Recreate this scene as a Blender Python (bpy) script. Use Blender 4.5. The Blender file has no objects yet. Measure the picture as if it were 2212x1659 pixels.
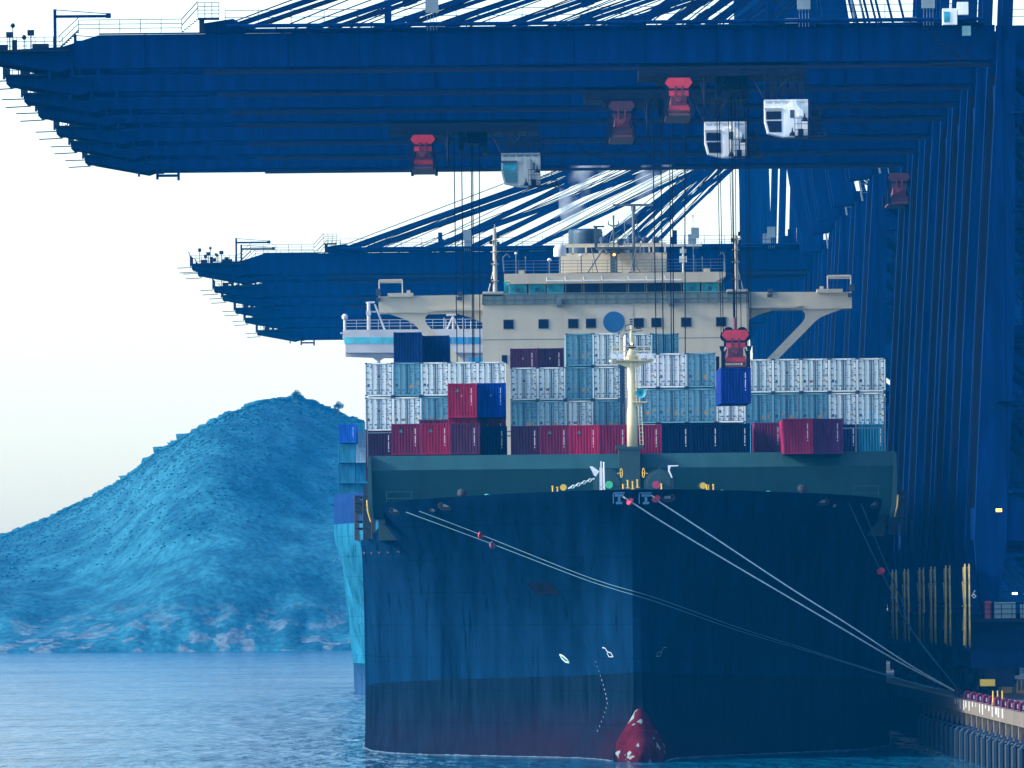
import bpy, math, random
from mathutils import Vector, Matrix, noise
C = bpy.context.scene.collection
sc = bpy.context.scene
R = math.radians
random.seed(7)

# ---------------------------------------------------------------- camera
F, CU, CV, ROLL, EYE = 20750.0, 1130.0, 1297.0, R(0.55), 12.8
cam = bpy.data.objects.new('camera', bpy.data.cameras.new('camera')); C.objects.link(cam)
cam.location = (0, 0, EYE)
cam.matrix_world = Matrix.Translation((0, 0, EYE)) @ Matrix.Rotation(R(90), 4, 'X') @ Matrix.Rotation(-ROLL, 4, 'Z')
cam.data.sensor_width = 36; cam.data.lens = F/2212*36
cam.data.shift_x = (1106-CU)/2212; cam.data.shift_y = (CV-829.5)/2212
cam.data.clip_start = 5; cam.data.clip_end = 30000
sc.camera = cam
# ---------------------------------------------------------------- sky and sun
SUN_AZ, SUN_EL = -98, 26          # azimuth from +Y, clockwise positive
w = bpy.data.worlds.new('World'); sc.world = w; w.use_nodes = True
nt = w.node_tree; bg = nt.nodes['Background']
sky = nt.nodes.new('ShaderNodeTexSky'); sky.sky_type = 'NISHITA'; sky.sun_disc = False
sky.sun_elevation = R(SUN_EL); sky.sun_rotation = R(SUN_AZ)
sky.air_density = 1.0; sky.dust_density = 1.2; sky.ozone_density = 2.5
nt.links.new(sky.outputs[0], bg.inputs[0]); bg.inputs[1].default_value = 0.15
sl = bpy.data.lights.new('sun', 'SUN'); sl.energy = 2.2; sl.angle = R(12); sl.color = (1, .95, .88)
so = bpy.data.objects.new('sun', sl); C.objects.link(so); so.location = (-300, 400, 300)
sd = Vector((math.sin(R(SUN_AZ))*math.cos(R(SUN_EL)), math.cos(R(SUN_AZ))*math.cos(R(SUN_EL)), math.sin(R(SUN_EL))))
so.rotation_euler = sd.to_track_quat('Z', 'Y').to_euler()
sc.view_settings.view_transform = 'Standard'; sc.view_settings.look = 'None'
sc.view_settings.exposure = 1.45; sc.view_settings.gamma = 1.0
sc.render.engine = 'CYCLES'
sc.cycles.max_bounces = 5; sc.cycles.volume_bounces = 1; sc.cycles.transparent_max_bounces = 12
sc.cycles.use_denoising = True; sc.cycles.use_adaptive_sampling = True

# ---------------------------------------------------------------- helpers
def P(u, v, D):
    du, up = u-CU, CV-v
    a = du*math.cos(ROLL)+up*math.sin(ROLL); b = up*math.cos(ROLL)-du*math.sin(ROLL)
    return Vector((a*D/F, D, EYE+b*D/F))
class Zm:
    def __init__(s, ox, oy, k): s.ox, s.oy, s.k = ox, oy, k
    def __call__(s, x, y): return ((s.ox+x/s.k)*.5474, (s.oy+y/s.k)*.5474)
ZA = Zm(1300, 1260, 1.8433); ZB = Zm(2400, 1260, 1.8433); Z5 = Zm(1900, 760, 1.8433)
Z7 = Zm(2150, 1250, 2.1827); Z4 = Zm(700, 760, 1.7015); Z6 = Zm(2900, 600, 1.929)
ZH = Zm(1300, 1900, 1.4671); ZQ = Zm(2600, 1900, 1.467); ZR = Zm(3400, 2150, 1.883)

def seam_nodes(n, src, dst, co, seams):
    L = n.links; sx = n.nodes.new('ShaderNodeSeparateXYZ'); L.new(co, sx.inputs[0])
    for ax, per, wid, dark in seams:
        m1 = n.nodes.new('ShaderNodeMath'); m1.operation = 'PINGPONG'; m1.inputs[1].default_value = per/2; L.new(sx.outputs[ax], m1.inputs[0])
        m2 = n.nodes.new('ShaderNodeMath'); m2.operation = 'LESS_THAN'; m2.inputs[1].default_value = wid/2; L.new(m1.outputs[0], m2.inputs[0])
        mx = n.nodes.new('ShaderNodeMix'); mx.data_type = 'RGBA'; mx.blend_type = 'MULTIPLY'; L.new(m2.outputs[0], mx.inputs[0]); L.new(src, mx.inputs[6]); mx.inputs[7].default_value = (dark, dark, dark, 1); src = mx.outputs[2]
    L.new(src, dst)
MATS = {}
def mat(name, col, rough=.55, metal=0.0, var=.18, scale=.35, streak=0, emit=0, alpha=1, spec=.5, bump=0, seam=None):
    if name in MATS: return MATS[name]
    m = bpy.data.materials.new(name); m.use_nodes = True; n = m.node_tree; L = n.links
    b = n.nodes['Principled BSDF']; b.inputs['Roughness'].default_value = rough
    b.inputs['Metallic'].default_value = metal; b.inputs['Specular IOR Level'].default_value = spec
    tc = n.nodes.new('ShaderNodeTexCoord'); mp = n.nodes.new('ShaderNodeMapping')
    L.new(tc.outputs['Object'], mp.inputs[0])
    if streak: mp.inputs['Scale'].default_value = (1, 1, .12)
    nz = n.nodes.new('ShaderNodeTexNoise'); nz.inputs['Scale'].default_value = scale*(2.2 if streak else 1)
    nz.inputs['Detail'].default_value = 6; nz.inputs['Roughness'].default_value = .62
    L.new(mp.outputs[0], nz.inputs[0])
    cr = n.nodes.new('ShaderNodeValToRGB'); L.new(nz.outputs[0], cr.inputs[0])
    lo = tuple(c*(1-var) for c in col)+(1,); hi = tuple(min(1, c*(1+var)) for c in col)+(1,)
    cr.color_ramp.elements[0].position = .34; cr.color_ramp.elements[0].color = lo
    cr.color_ramp.elements[1].position = .66; cr.color_ramp.elements[1].color = hi
    L.new(cr.outputs[0], b.inputs['Base Color'])
    if seam: seam_nodes(n, cr.outputs[0], b.inputs['Base Color'], tc.outputs['Object'], seam)
    mr = n.nodes.new('ShaderNodeMapRange'); L.new(nz.outputs[0], mr.inputs[0])
    mr.inputs[3].default_value = max(.05, rough-.1); mr.inputs[4].default_value = min(1, rough+.12)
    L.new(mr.outputs[0], b.inputs['Roughness'])
    if bump:
        bp = n.nodes.new('ShaderNodeBump'); bp.inputs['Strength'].default_value = bump; bp.inputs['Distance'].default_value = .05
        L.new(nz.outputs[0], bp.inputs['Height']); L.new(bp.outputs[0], b.inputs['Normal'])
    if emit:
        b.inputs['Emission Color'].default_value = tuple(col)+(1,); b.inputs['Emission Strength'].default_value = emit
    if alpha < 1: b.inputs['Alpha'].default_value = alpha
    MATS[name] = m; return m

class MB:
    """collects geometry; build() links it as one mesh object"""
    def __init__(s): s.v = []; s.f = []; s.mi = []; s.cur = 0
    def add(s, vs, fs):
        o = len(s.v); s.v += [Vector(a) for a in vs]
        for f in fs: s.f.append([i+o for i in f]); s.mi.append(s.cur)
        return s
    def box(s, x0, x1, y0, y1, z0, z1):
        return s.add([(x, y, z) for x in (x0, x1) for y in (y0, y1) for z in (z0, z1)],
              [(0, 1, 3, 2), (4, 6, 7, 5), (0, 4, 5, 1), (2, 3, 7, 6), (0, 2, 6, 4), (1, 5, 7, 3)])
    def bpx(s, u0, v0, u1, v1, D, dep, pad=0):
        c = P((u0+u1)/2, (v0+v1)/2, D); hw = abs(u1-u0)*D/F/2+pad; hh = abs(v1-v0)*D/F/2+pad
        return s.box(c.x-hw, c.x+hw, D, D+dep, c.z-hh, c.z+hh)
    def prism(s, pts, D, dep):      # pts: (x,z) world, any winding
        n = len(pts)
        if sum(pts[i][0]*pts[(i+1) % n][1]-pts[(i+1) % n][0]*pts[i][1] for i in range(n)) < 0: pts = pts[::-1]
        vs = [(x, D, z) for x, z in pts]+[(x, D+dep, z) for x, z in pts]
        fs = [list(range(n)), list(range(2*n-1, n-1, -1))]
        fs += [(i, i+n, (i+1) % n+n, (i+1) % n) for i in range(n)]
        return s.add(vs, fs)
    def ppx(s, pts, D, dep): return s.prism([(P(u, v, D).x, P(u, v, D).z) for u, v in pts], D, dep)
    def tube(s, a, b, r, n=8, r2=None):
        a, b = Vector(a), Vector(b); d = b-a
        if d.length < 1e-6: return s
        q = d.to_track_quat('Z', 'Y'); r2 = r if r2 is None else r2
        vs = []
        for p, rr in ((a, r), (b, r2)):
            for k in range(n):
                t = 2*math.pi*(k+.5)/n; vs.append(p+q@Vector((math.cos(t)*rr, math.sin(t)*rr, 0)))
        fs = [(k, (k+1) % n, n+(k+1) % n, n+k) for k in range(n)]+[list(range(n-1, -1, -1)), list(range(n, 2*n))]
        return s.add(vs, fs)
    def beam(s, a, b, w_, h_):
        return s.tube(a, b, math.hypot(w_, h_)/2, 4)
    def path(s, pts, r, n=6):
        for a, b in zip(pts, pts[1:]): s.tube(a, b, r, n)
        return s
    def lathe(s, o, axis, prof, n=20):   # prof: (dist along axis, radius)
        q = Vector(axis).to_track_quat('Z', 'Y'); o = Vector(o); vs = []; m = len(prof)
        for h, r in prof:
            for k in range(n):
                t = 2*math.pi*k/n; vs.append(o+q@Vector((math.cos(t)*r, math.sin(t)*r, h)))
        fs = [(j*n+k, j*n+(k+1) % n, (j+1)*n+(k+1) % n, (j+1)*n+k) for j in range(m-1) for k in range(n)]
        fs += [list(range(n-1, -1, -1)), list(range((m-1)*n, m*n))]
        return s.add(vs, fs)
    def rail(s, a, b, h=1.1, step=2.0, r=.035, mid=2):
        a, b = Vector(a), Vector(b); n = max(1, int((b-a).length/step)); up = Vector((0, 0, h))
        for k in range(n+1):
            p = a.lerp(b, k/n); s.tube(p, p+up, r, 4)
        for j in range(1, mid+1):
            q = up*(j/mid); s.tube(a+q, b+q, r, 4)
        return s
    def build(s, name, m, parent=None, world=False, smooth=False):
        me = bpy.data.meshes.new(name)
        off = parent.location if (world and parent is not None) else Vector((0, 0, 0))
        me.from_pydata([tuple(v-off) for v in s.v], [], s.f); me.update()
        ms = m if isinstance(m, (list, tuple)) else [m]
        for k in ms: me.materials.append(k)
        if len(ms) > 1: me.polygons.foreach_set('material_index', s.mi)
        if smooth: me.polygons.foreach_set('use_smooth', [True]*len(me.polygons))
        o = bpy.data.objects.new(name, me); C.objects.link(o)
        if parent is not None: o.parent = parent
        return o
def tag(o, label=None, cat=None, group=None, kind=None):
    if label: o['label'] = label
    if cat: o['category'] = cat
    if group: o['group'] = group
    if kind: o['kind'] = kind
    return o
def thing(name, loc, label, cat, group=None, rz=0):
    o = bpy.data.objects.new(name, None); C.objects.link(o); o.location = loc; o.rotation_euler = (0, 0, rz)
    o.empty_display_size = .5
    return tag(o, label, cat, group)
def kids(o): return [c for c in KID.get(o.name, [])]
def copy_tree(o, parent=None):
    c = o.copy(); C.objects.link(c); c.parent = parent
    for ch in list(o.children): copy_tree(ch, c)
    return c
def interp(tab, x):
    if x <= tab[0][0]: return tab[0][1]
    for (a, p), (b, q) in zip(tab, tab[1:]):
        if x <= b: return p+(q-p)*(x-a)/(b-a)
    return tab[-1][1]
TXT = {}
def text_geo(s, size):
    if s not in TXT:
        cu = bpy.data.curves.new('t', 'FONT'); cu.body = s; cu.size = 1; cu.resolution_u = 1
        ob = bpy.data.objects.new('t', cu); me = bpy.data.meshes.new_from_object(ob)
        TXT[s] = ([tuple(v.co) for v in me.vertices], [list(p.vertices) for p in me.polygons])
        bpy.data.objects.remove(ob); bpy.data.meshes.remove(me)
    vs, fs = TXT[s]
    return [(x*size, y*size) for x, y, z in vs], fs
def put_text(mb, s, x, y, z, size):   # lettering on a face that looks towards -Y
    vs, fs = text_geo(s, size)
    mb.add([(x+a, y, z+b) for a, b in vs], fs)

# colours -------------------------------------------------------------
steel = mat('crane_blue_paint', (.0012, .019, .092), .8, spec=.02, var=.34, streak=1, scale=.5, seam=[(0, 5.75, .09, .55)])
steel_d = mat('crane_dark_steel', (.002, .008, .03), .7, spec=.15)
rope_m = mat('wire_rope', (.004, .008, .018), .9, spec=.05)
white = mat('white_paint', (.88, .92, .86), .5, var=.14, streak=1, scale=.8)
cream = mat('cream_paint', (.66, .60, .45), .55, var=.06, streak=1, scale=.3)
cream2 = mat('mast_cream_paint', (.68, .60, .36), .5, var=.08, streak=1, scale=.7)
glass = mat('dark_glass', (.003, .010, .04), .35, var=.4, spec=.15)
glass_c = mat('clear_glass', (.03, .30, .40), .3, var=.45, spec=.2, scale=1.5)
red = mat('spreader_red', (.55, .02, .045), .5, var=.2, scale=1.2)
black = mat('black_rubber', (.006, .009, .016), .7)
grey = mat('grey_metal', (.12, .17, .2), .5, streak=1)
teal = mat('deck_green_paint', (.004, .058, .068), .55, var=.15, streak=1)
teal_d = mat('deck_green_gear', (.008, .05, .06), .6)  # slightly darker deck green for deck, hatch and windlass
yellow = mat('yellow_paint', (.72, .45, .03), .5)
yellow_o = mat('orange_paint', (.7, .28, .04), .5)
ropew = mat('pale_rope', (.62, .72, .74), .8, scale=3)
ropeb = mat('blue_grey_rope', (.05, .15, .21), .8, scale=3)
concrete = mat('concrete', (.13, .11, .075), .85, var=.3, scale=.8, streak=1, bump=.4)
maroon = mat('maroon_paint', (.12, .018, .06), .7, spec=.1)
mark_w = mat('white_marking', (.75, .78, .8), .6, var=.1)
mark_d = mat('dark_marking', (.03, .06, .09), .6)
mark_o = mat('orange_marking', (.75, .33, .02), .6)
lamp_w = mat('lamp_lit_white', (.6, .95, 1), .4, emit=3)
lamp_o = mat('lamp_lit_orange', (1, .35, .03), .4, emit=4)
lamp_r = mat('lamp_lit_red', (1, .03, .1), .4, emit=3)
skin = mat('skin', (.4, .22, .15), .6)
hivis = mat('hi_vis_cloth', (.2, .6, .2), .7)
cloth = mat('dark_cloth', (.02, .03, .06), .8)

# ---------------------------------------------------------------- water
def water():
    m = bpy.data.materials.new('harbour_water'); m.use_nodes = True; n = m.node_tree; L = n.links
    b = n.nodes['Principled BSDF']; b.inputs['Base Color'].default_value = (.002, .085, .165, 1)
    b.inputs['Roughness'].default_value = .08; b.inputs['IOR'].default_value = 1.33
    tc = n.nodes.new('ShaderNodeTexCoord')
    hs = None
    for sx, sy, k, st in ((.35, .08, 4, 2.2), (.05, .02, 3, 4.0), (1.2, .4, 3, .6)):
        mp = n.nodes.new('ShaderNodeMapping'); mp.inputs['Scale'].default_value = (sx, sy, 1); L.new(tc.outputs['Object'], mp.inputs[0])
        nz = n.nodes.new('ShaderNodeTexNoise'); nz.inputs['Scale'].default_value = 1; nz.inputs['Detail'].default_value = k; L.new(mp.outputs[0], nz.inputs[0])
        mu = n.nodes.new('ShaderNodeMath'); mu.operation = 'MULTIPLY'; mu.inputs[1].default_value = st; L.new(nz.outputs[0], mu.inputs[0])
        if hs is None: hs = mu
        else:
            ad = n.nodes.new('ShaderNodeMath'); L.new(hs.outputs[0], ad.inputs[0]); L.new(mu.outputs[0], ad.inputs[1]); hs = ad
    mp = n.nodes.new('ShaderNodeMapping'); mp.inputs['Scale'].default_value = (.016, .03, 1); L.new(tc.outputs['Object'], mp.inputs[0])
    nz = n.nodes.new('ShaderNodeTexNoise'); nz.inputs['Scale'].default_value = 1; nz.inputs['Detail'].default_value = 7; nz.inputs['Roughness'].default_value = .7; L.new(mp.outputs[0], nz.inputs[0])
    mr = n.nodes.new('ShaderNodeMapRange'); mr.inputs[1].default_value = .42; mr.inputs[2].default_value = .62; mr.inputs[3].default_value = .03; mr.inputs[4].default_value = .34; L.new(nz.outputs[0], mr.inputs[0])
    L.new(mr.outputs[0], b.inputs['Specular IOR Level'])
    bp = n.nodes.new('ShaderNodeBump'); bp.inputs['Strength'].default_value = .9; bp.inputs['Distance'].default_value = 1.3
    L.new(hs.outputs[0], bp.inputs['Height']); L.new(bp.outputs[0], b.inputs['Normal'])
    mb = MB(); mb.add([(-1500, -200, 0), (1500, -200, 0), (1500, 3050, 0), (-1500, 3050, 0)], [(0, 1, 2, 3)])
    tag(mb.build('water', m), 'rippled blue harbour water reflecting the pale sky', kind='structure')
water()

# ---------------------------------------------------------------- hill
def hill():
    prof = [(-1250, 1404), (-1050, 1375), (-900, 1335), (-700, 1290), (-400, 1260), (-200, 1215), (0, 1162), (60, 1137), (105, 1121), (140, 1103), (200, 1076), (250, 1048), (300, 1012), (345, 974), (380, 956),
            (430, 926), (480, 901), (520, 886), (560, 869), (600, 861), (640, 858), (680, 872), (720, 888), (760, 906), (800, 925), (900, 965), (1100, 1060), (1400, 1150), (1900, 1270)]
    m = bpy.data.materials.new('hillside'); m.use_nodes = True; n = m.node_tree; L = n.links
    b = n.nodes['Principled BSDF']; b.inputs['Roughness'].default_value = .9; b.inputs['Specular IOR Level'].default_value = .1
    tc = n.nodes.new('ShaderNodeTexCoord')
    def nz(s, d=6):
        x = n.nodes.new('ShaderNodeTexNoise'); x.inputs['Scale'].default_value = s; x.inputs['Detail'].default_value = d; L.new(tc.outputs['Object'], x.inputs[0]); return x
    def ramp(src, p0, c0, p1, c1):
        r = n.nodes.new('ShaderNodeValToRGB'); e = r.color_ramp.elements; e[0].position = p0; e[0].color = c0; e[1].position = p1; e[1].color = c1; L.new(src, r.inputs[0]); return r
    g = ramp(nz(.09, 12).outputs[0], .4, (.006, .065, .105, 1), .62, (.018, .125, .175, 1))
    rk = ramp(nz(.16, 9).outputs[0], .52, (0, 0, 0, 1), .57, (1, 1, 1, 1))
    sx = n.nodes.new('ShaderNodeSeparateXYZ'); L.new(tc.outputs['Object'], sx.inputs[0])
    mr = n.nodes.new('ShaderNodeMapRange'); mr.inputs[1].default_value = 3; mr.inputs[2].default_value = 14; mr.inputs[3].default_value = 1; mr.inputs[4].default_value = 0; L.new(sx.outputs[2], mr.inputs[0])
    mu = n.nodes.new('ShaderNodeMath'); mu.operation = 'MULTIPLY'; L.new(rk.outputs[0], mu.inputs[0]); L.new(mr.outputs[0], mu.inputs[1])
    mx = n.nodes.new('ShaderNodeMix'); mx.data_type = 'RGBA'; L.new(mu.outputs[0], mx.inputs[0]); L.new(g.outputs[0], mx.inputs[6]); mx.inputs[7].default_value = (.10, .15, .18, 1)
    ft = ramp(nz(.55, 8).outputs[0], .36, (.55, .6, .62, 1), .62, (1.35, 1.3, 1.25, 1))
    mf = n.nodes.new('ShaderNodeMix'); mf.data_type = 'RGBA'; mf.blend_type = 'MULTIPLY'; mf.inputs[0].default_value = .8; L.new(mx.outputs[2], mf.inputs[6]); L.new(ft.outputs[0], mf.inputs[7])
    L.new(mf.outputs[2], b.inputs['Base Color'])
    bp = n.nodes.new('ShaderNodeBump'); bp.inputs['Strength'].default_value = .5; bp.inputs['Distance'].default_value = 1.2; L.new(nz(.4, 6).outputs[0], bp.inputs['Height']); L.new(bp.outputs[0], b.inputs['Normal'])
    D0, DR, NU, NT = 2560, 2760, 290, 60
    mb = MB(); pts = {}
    def hz(u, t):
        v = interp(prof, u); Dr = DR+40*math.sin(u*.011)
        top = P(u, v, Dr); base = P(u, 1405, D0)
        if t <= 1:
            D = D0+(Dr-D0)*t; X = top.x*D/Dr
            g_ = (1-(1-t)**1.35)
            z = top.z*g_ + 2.5*noise.noise(Vector((X*.012+D*.006, D*.004, 9)))*min(1, t*4)*(1-t)*2 + 3.2*noise.noise(Vector((X*.02, D*.02, 0)))*min(1, t*6)*(1-t)*2 + 2.2*noise.noise(Vector((X*.09, D*.05, 3)))*min(1, t*8)*(1-t*.8)
            if t < .12: z += 2.5*abs(noise.noise(Vector((X*.12, 1, 3))))*math.sin(t/.12*math.pi)
            if t == 0: z = -1
        else:
            D = Dr+(t-1)*260; X = top.x*D/Dr; z = top.z*(1-(t-1)**1.5)-0.1
            if t >= 2: z = -1
        return Vector((X, D, z))
    vs = []; ts = [i/NT for i in range(NT+1)]+[1.15, 1.4, 1.7, 2.0]
    for j, t in enumerate(ts):
        for i in range(NU+1): vs.append(hz(-1250+3150*i/NU, t))
    W = NU+1
    mb.add(vs, [(j*W+i, j*W+i+1, (j+1)*W+i+1, (j+1)*W+i) for j in range(len(ts)-1) for i in range(NU)])
    tag(mb.build('hill', m, smooth=True), 'green wooded island hill with pale rocks along its shore', kind='structure')
    # scrub: uncountable bushes, one object
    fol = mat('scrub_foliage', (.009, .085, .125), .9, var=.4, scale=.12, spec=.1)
    ico_v = []; ph = (1+5**.5)/2
    for a, b_ in ((1, ph), (-1, ph), (1, -ph), (-1, -ph)): ico_v += [(a, b_, 0), (0, a, b_), (b_, 0, a)]
    ico_v = [Vector(q).normalized() for q in ico_v]
    fs = []
    for i in range(12):
        for j in range(i+1, 12):
            for k in range(j+1, 12):
                a, b_, c = ico_v[i], ico_v[j], ico_v[k]
                if (a-b_).length < 1.1 and (b_-c).length < 1.1 and (a-c).length < 1.1:
                    fs.append((i, j, k) if (b_-a).cross(c-a).dot(a) > 0 else (i, k, j))
    sb = MB(); rnd = random.Random(3)
    for q in range(7000):
        u = rnd.uniform(-150, 860); t = 1.03-.6*rnd.random()**4
        if t < .16: continue
        p = hz(u, t); s = rnd.uniform(.25, .6)*(rnd.uniform(1.2, 3.0) if t > .97 else 1)
        if rnd.random() < .06: s *= 1.6
        vs = [p+Vector((a.x*s*rnd.uniform(.7, 1.3), a.y*s, (a.z*.5+.05)*s*rnd.uniform(.6, 1.25))) for a in ico_v]
        sb.add(vs, fs)
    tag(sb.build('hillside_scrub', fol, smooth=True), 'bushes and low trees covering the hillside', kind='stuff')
    # the lone tree on the right shoulder of the ridge
    def tree(u, v, s, label):
        Dr = 2761; base = P(u, v+6, Dr)
        t = thing('ridge_tree', base, label, 'tree', 'trees standing up from the ridge')
        MB().tube((0, 0, -1), (.2*s, 0, 2.2*s), .16*s, 8, .07*s).tube((0, 0, .9*s), (-.8*s, .2, 2.0*s), .08*s, 6, .03).tube((0, 0, 1.0*s), (.9*s, -.2, 2.1*s), .08*s, 6, .03).build('trunk', mat('bark', (.05, .04, .03), .9), t)
        cb = MB()
        for q in range(900):
            k = rnd.choice([(-.8, 0, 1.9, .75), (.1, .2, 2.6, .9), (.9, -.2, 2.0, .8), (.2, 0, 1.7, .7), (-.3, .3, 2.3, .6)])
            d = Vector((rnd.gauss(0, 1), rnd.gauss(0, 1), rnd.gauss(0, 1))).normalized()*k[3]*rnd.random()**.4
            c = (Vector(k[:3])+d)*s; a = Vector((rnd.gauss(0, 1), rnd.gauss(0, 1), rnd.gauss(0, 1))).normalized()*.13*s; b2 = a.orthogonal().normalized()*.1*s
            cb.add([c-a, c+b2, c+a, c-b2], [(0, 1, 2, 3)])
        cb.build('crown', fol, t)
    tree(731, 886, 1.0, 'lone bushy tree on the right shoulder of the hill')
    tree(640, 860, .95, 'low spreading tree at the very top of the hill')
hill()

# ---------------------------------------------------------------- main ship hull
XC = 9.05
B1 = [(0, .35), (1, 2.6), (3, 5.2), (8, 9.2), (17, 14.4), (25, 18.2), (34, 20.7), (46, 22.4), (60, 23.1), (80, 23.3)]
B0 = [(0, .35), (4, .75), (9, 1.7), (15, 3.4), (22, 6.6), (30, 11.2), (39, 16.2), (50, 20), (65, 22.1), (85, 23.1), (105, 23.3)]
def smooth_tab(t):
    def f(x):
        h = 2.5 if x > 3 else 0
        return (interp(t, x-h)+2*interp(t, x)+interp(t, x+h))/4 if h else interp(t, x)
    return f
fb1, fb0 = smooth_tab(B1), smooth_tab(B0)
def ystem(z): return 765-max(0, (z-11)/10.4)**1.6*10-6*max(0, (4.6-max(z, 0))/4.6)**1.4
def ztop(y): return interp([(755, 21.45), (772, 21.2), (789, 20.9), (790.5, 20.6), (793, 19.4), (803, 18.4), (808, 18.15), (1100, 18.1)], y)
def halfb(d, z):
    g = max(0, min(1, (z-6)/15))**1.45
    b = fb0(d)*(1-g)+fb1(d)*g
    if z < 6: b += 1.7*math.exp(-((z-.2)/2.3)**2)*math.exp(-(d/14)**2)
    return b
def hull_hit(u, v, side=None):
    D = 745.
    while D < 860:
        p = P(u, v, D); d = D-ystem(p.z)
        if d > 0 and abs(p.x-XC) <= halfb(d, p.z): return p
        D += .1
    return P(u, v, 800)
ship = thing('container_ship', (XC, 900, 0), 'large dark blue container ship seen bow on with cream bridge and green breakwater', 'ship')
def hull_mat(name, top, low, bandz, slope=.02, teal_low=(.02, .03, .07), redc=(.20, .045, .085)):
    m = bpy.data.materials.new(name); m.use_nodes = True; n = m.node_tree; L = n.links
    b = n.nodes['Principled BSDF']; b.inputs['Roughness'].default_value = .75; b.inputs['Specular IOR Level'].default_value = .0
    tc = n.nodes.new('ShaderNodeTexCoord'); sx = n.nodes.new('ShaderNodeSeparateXYZ'); L.new(tc.outputs['Object'], sx.inputs[0])
    def noise_(sc_, k, rot=0):
        mp = n.nodes.new('ShaderNodeMapping'); mp.inputs['Scale'].default_value = sc_; mp.inputs['Rotation'].default_value = (0, rot, 0); L.new(tc.outputs['Object'], mp.inputs[0])
        x = n.nodes.new('ShaderNodeTexNoise'); x.inputs['Scale'].default_value = 1; x.inputs['Detail'].default_value = k; x.inputs['Roughness'].default_value = .65; L.new(mp.outputs[0], x.inputs[0]); return x
    def ramp(src, p0, c0, p1, c1):
        r = n.nodes.new('ShaderNodeValToRGB'); e = r.color_ramp.elements; e[0].position = p0; e[0].color = c0+(1,); e[1].position = p1; e[1].color = c1+(1,); L.new(src, r.inputs[0]); return r
    def mixc(f, a, c):
        x = n.nodes.new('ShaderNodeMix'); x.data_type = 'RGBA'; L.new(f, x.inputs[0])
        for i, q in ((6, a), (7, c)):
            if isinstance(q, tuple): x.inputs[i].default_value = q+(1,)
            else: L.new(q, x.inputs[i])
        return x.outputs[2]
    st = noise_((.8, .06, .05), 11, -.6); st2 = noise_((2.6, .2, .12), 8, -.75); blot = noise_((.06, .06, .06), 4)
    upc = ramp(st.outputs[0], .3, tuple(c*.5 for c in top), .72, tuple(c*1.6 for c in top))
    up2 = ramp(st2.outputs[0], .33, (0, 0, 0), .45, (1, 1, 1))
    up = mixc(up2.outputs[0], tuple(c*.35 for c in top), upc.outputs[0])
    lo1 = ramp(st2.outputs[0], .36, tuple(c*.5 for c in low), .7, tuple(c*1.5 for c in low))
    rf = n.nodes.new('ShaderNodeMapRange'); rf.inputs[1].default_value = 4.8; rf.inputs[2].default_value = 1.2; L.new(sx.outputs[2], rf.inputs[0])
    rn = n.nodes.new('ShaderNodeMath'); rn.operation = 'MULTIPLY'; L.new(rf.outputs[0], rn.inputs[0]); L.new(ramp(blot.outputs[0], .3, (.35,)*3, .6, (1,)*3).outputs[0], rn.inputs[1])
    ry = n.nodes.new('ShaderNodeMapRange'); ry.inputs[1].default_value = -95; ry.inputs[2].default_value = -135; ry.inputs[3].default_value = .25; L.new(sx.outputs[1], ry.inputs[0])
    r2 = n.nodes.new('ShaderNodeMath'); r2.operation = 'MULTIPLY'; L.new(rn.outputs[0], r2.inputs[0]); L.new(ry.outputs[0], r2.inputs[1])
    lo = mixc(r2.outputs[0], lo1.outputs[0], redc)
    # paint boundary z = bandz - slope*(y-rel)
    a = n.nodes.new('ShaderNodeMath'); a.operation = 'MULTIPLY_ADD'; L.new(sx.outputs[1], a.inputs[0]); a.inputs[1].default_value = slope; L.new(sx.outputs[2], a.inputs[2])
    c = n.nodes.new('ShaderNodeMath'); c.operation = 'GREATER_THAN'; L.new(a.outputs[0], c.inputs[0]); c.inputs[1].default_value = bandz
    col = mixc(c.outputs[0], lo, up)
    seam_nodes(n, col, b.inputs['Base Color'], tc.outputs['Object'], [(2, 2.7, .06, .6), (1, 11, .10, .6)])
    bp = n.nodes.new('ShaderNodeBump'); bp.inputs['Strength'].default_value = .25; bp.inputs['Distance'].default_value = .12
    L.new(noise_((.25, .25, .25), 3).outputs[0], bp.inputs['Height']); L.new(bp.outputs[0], b.inputs['Normal'])
    return m
hm = hull_mat('hull_navy_paint', (.0024, .017, .048), (.003, .010, .022), 4.3, redc=(.016, .007, .015))
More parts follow.
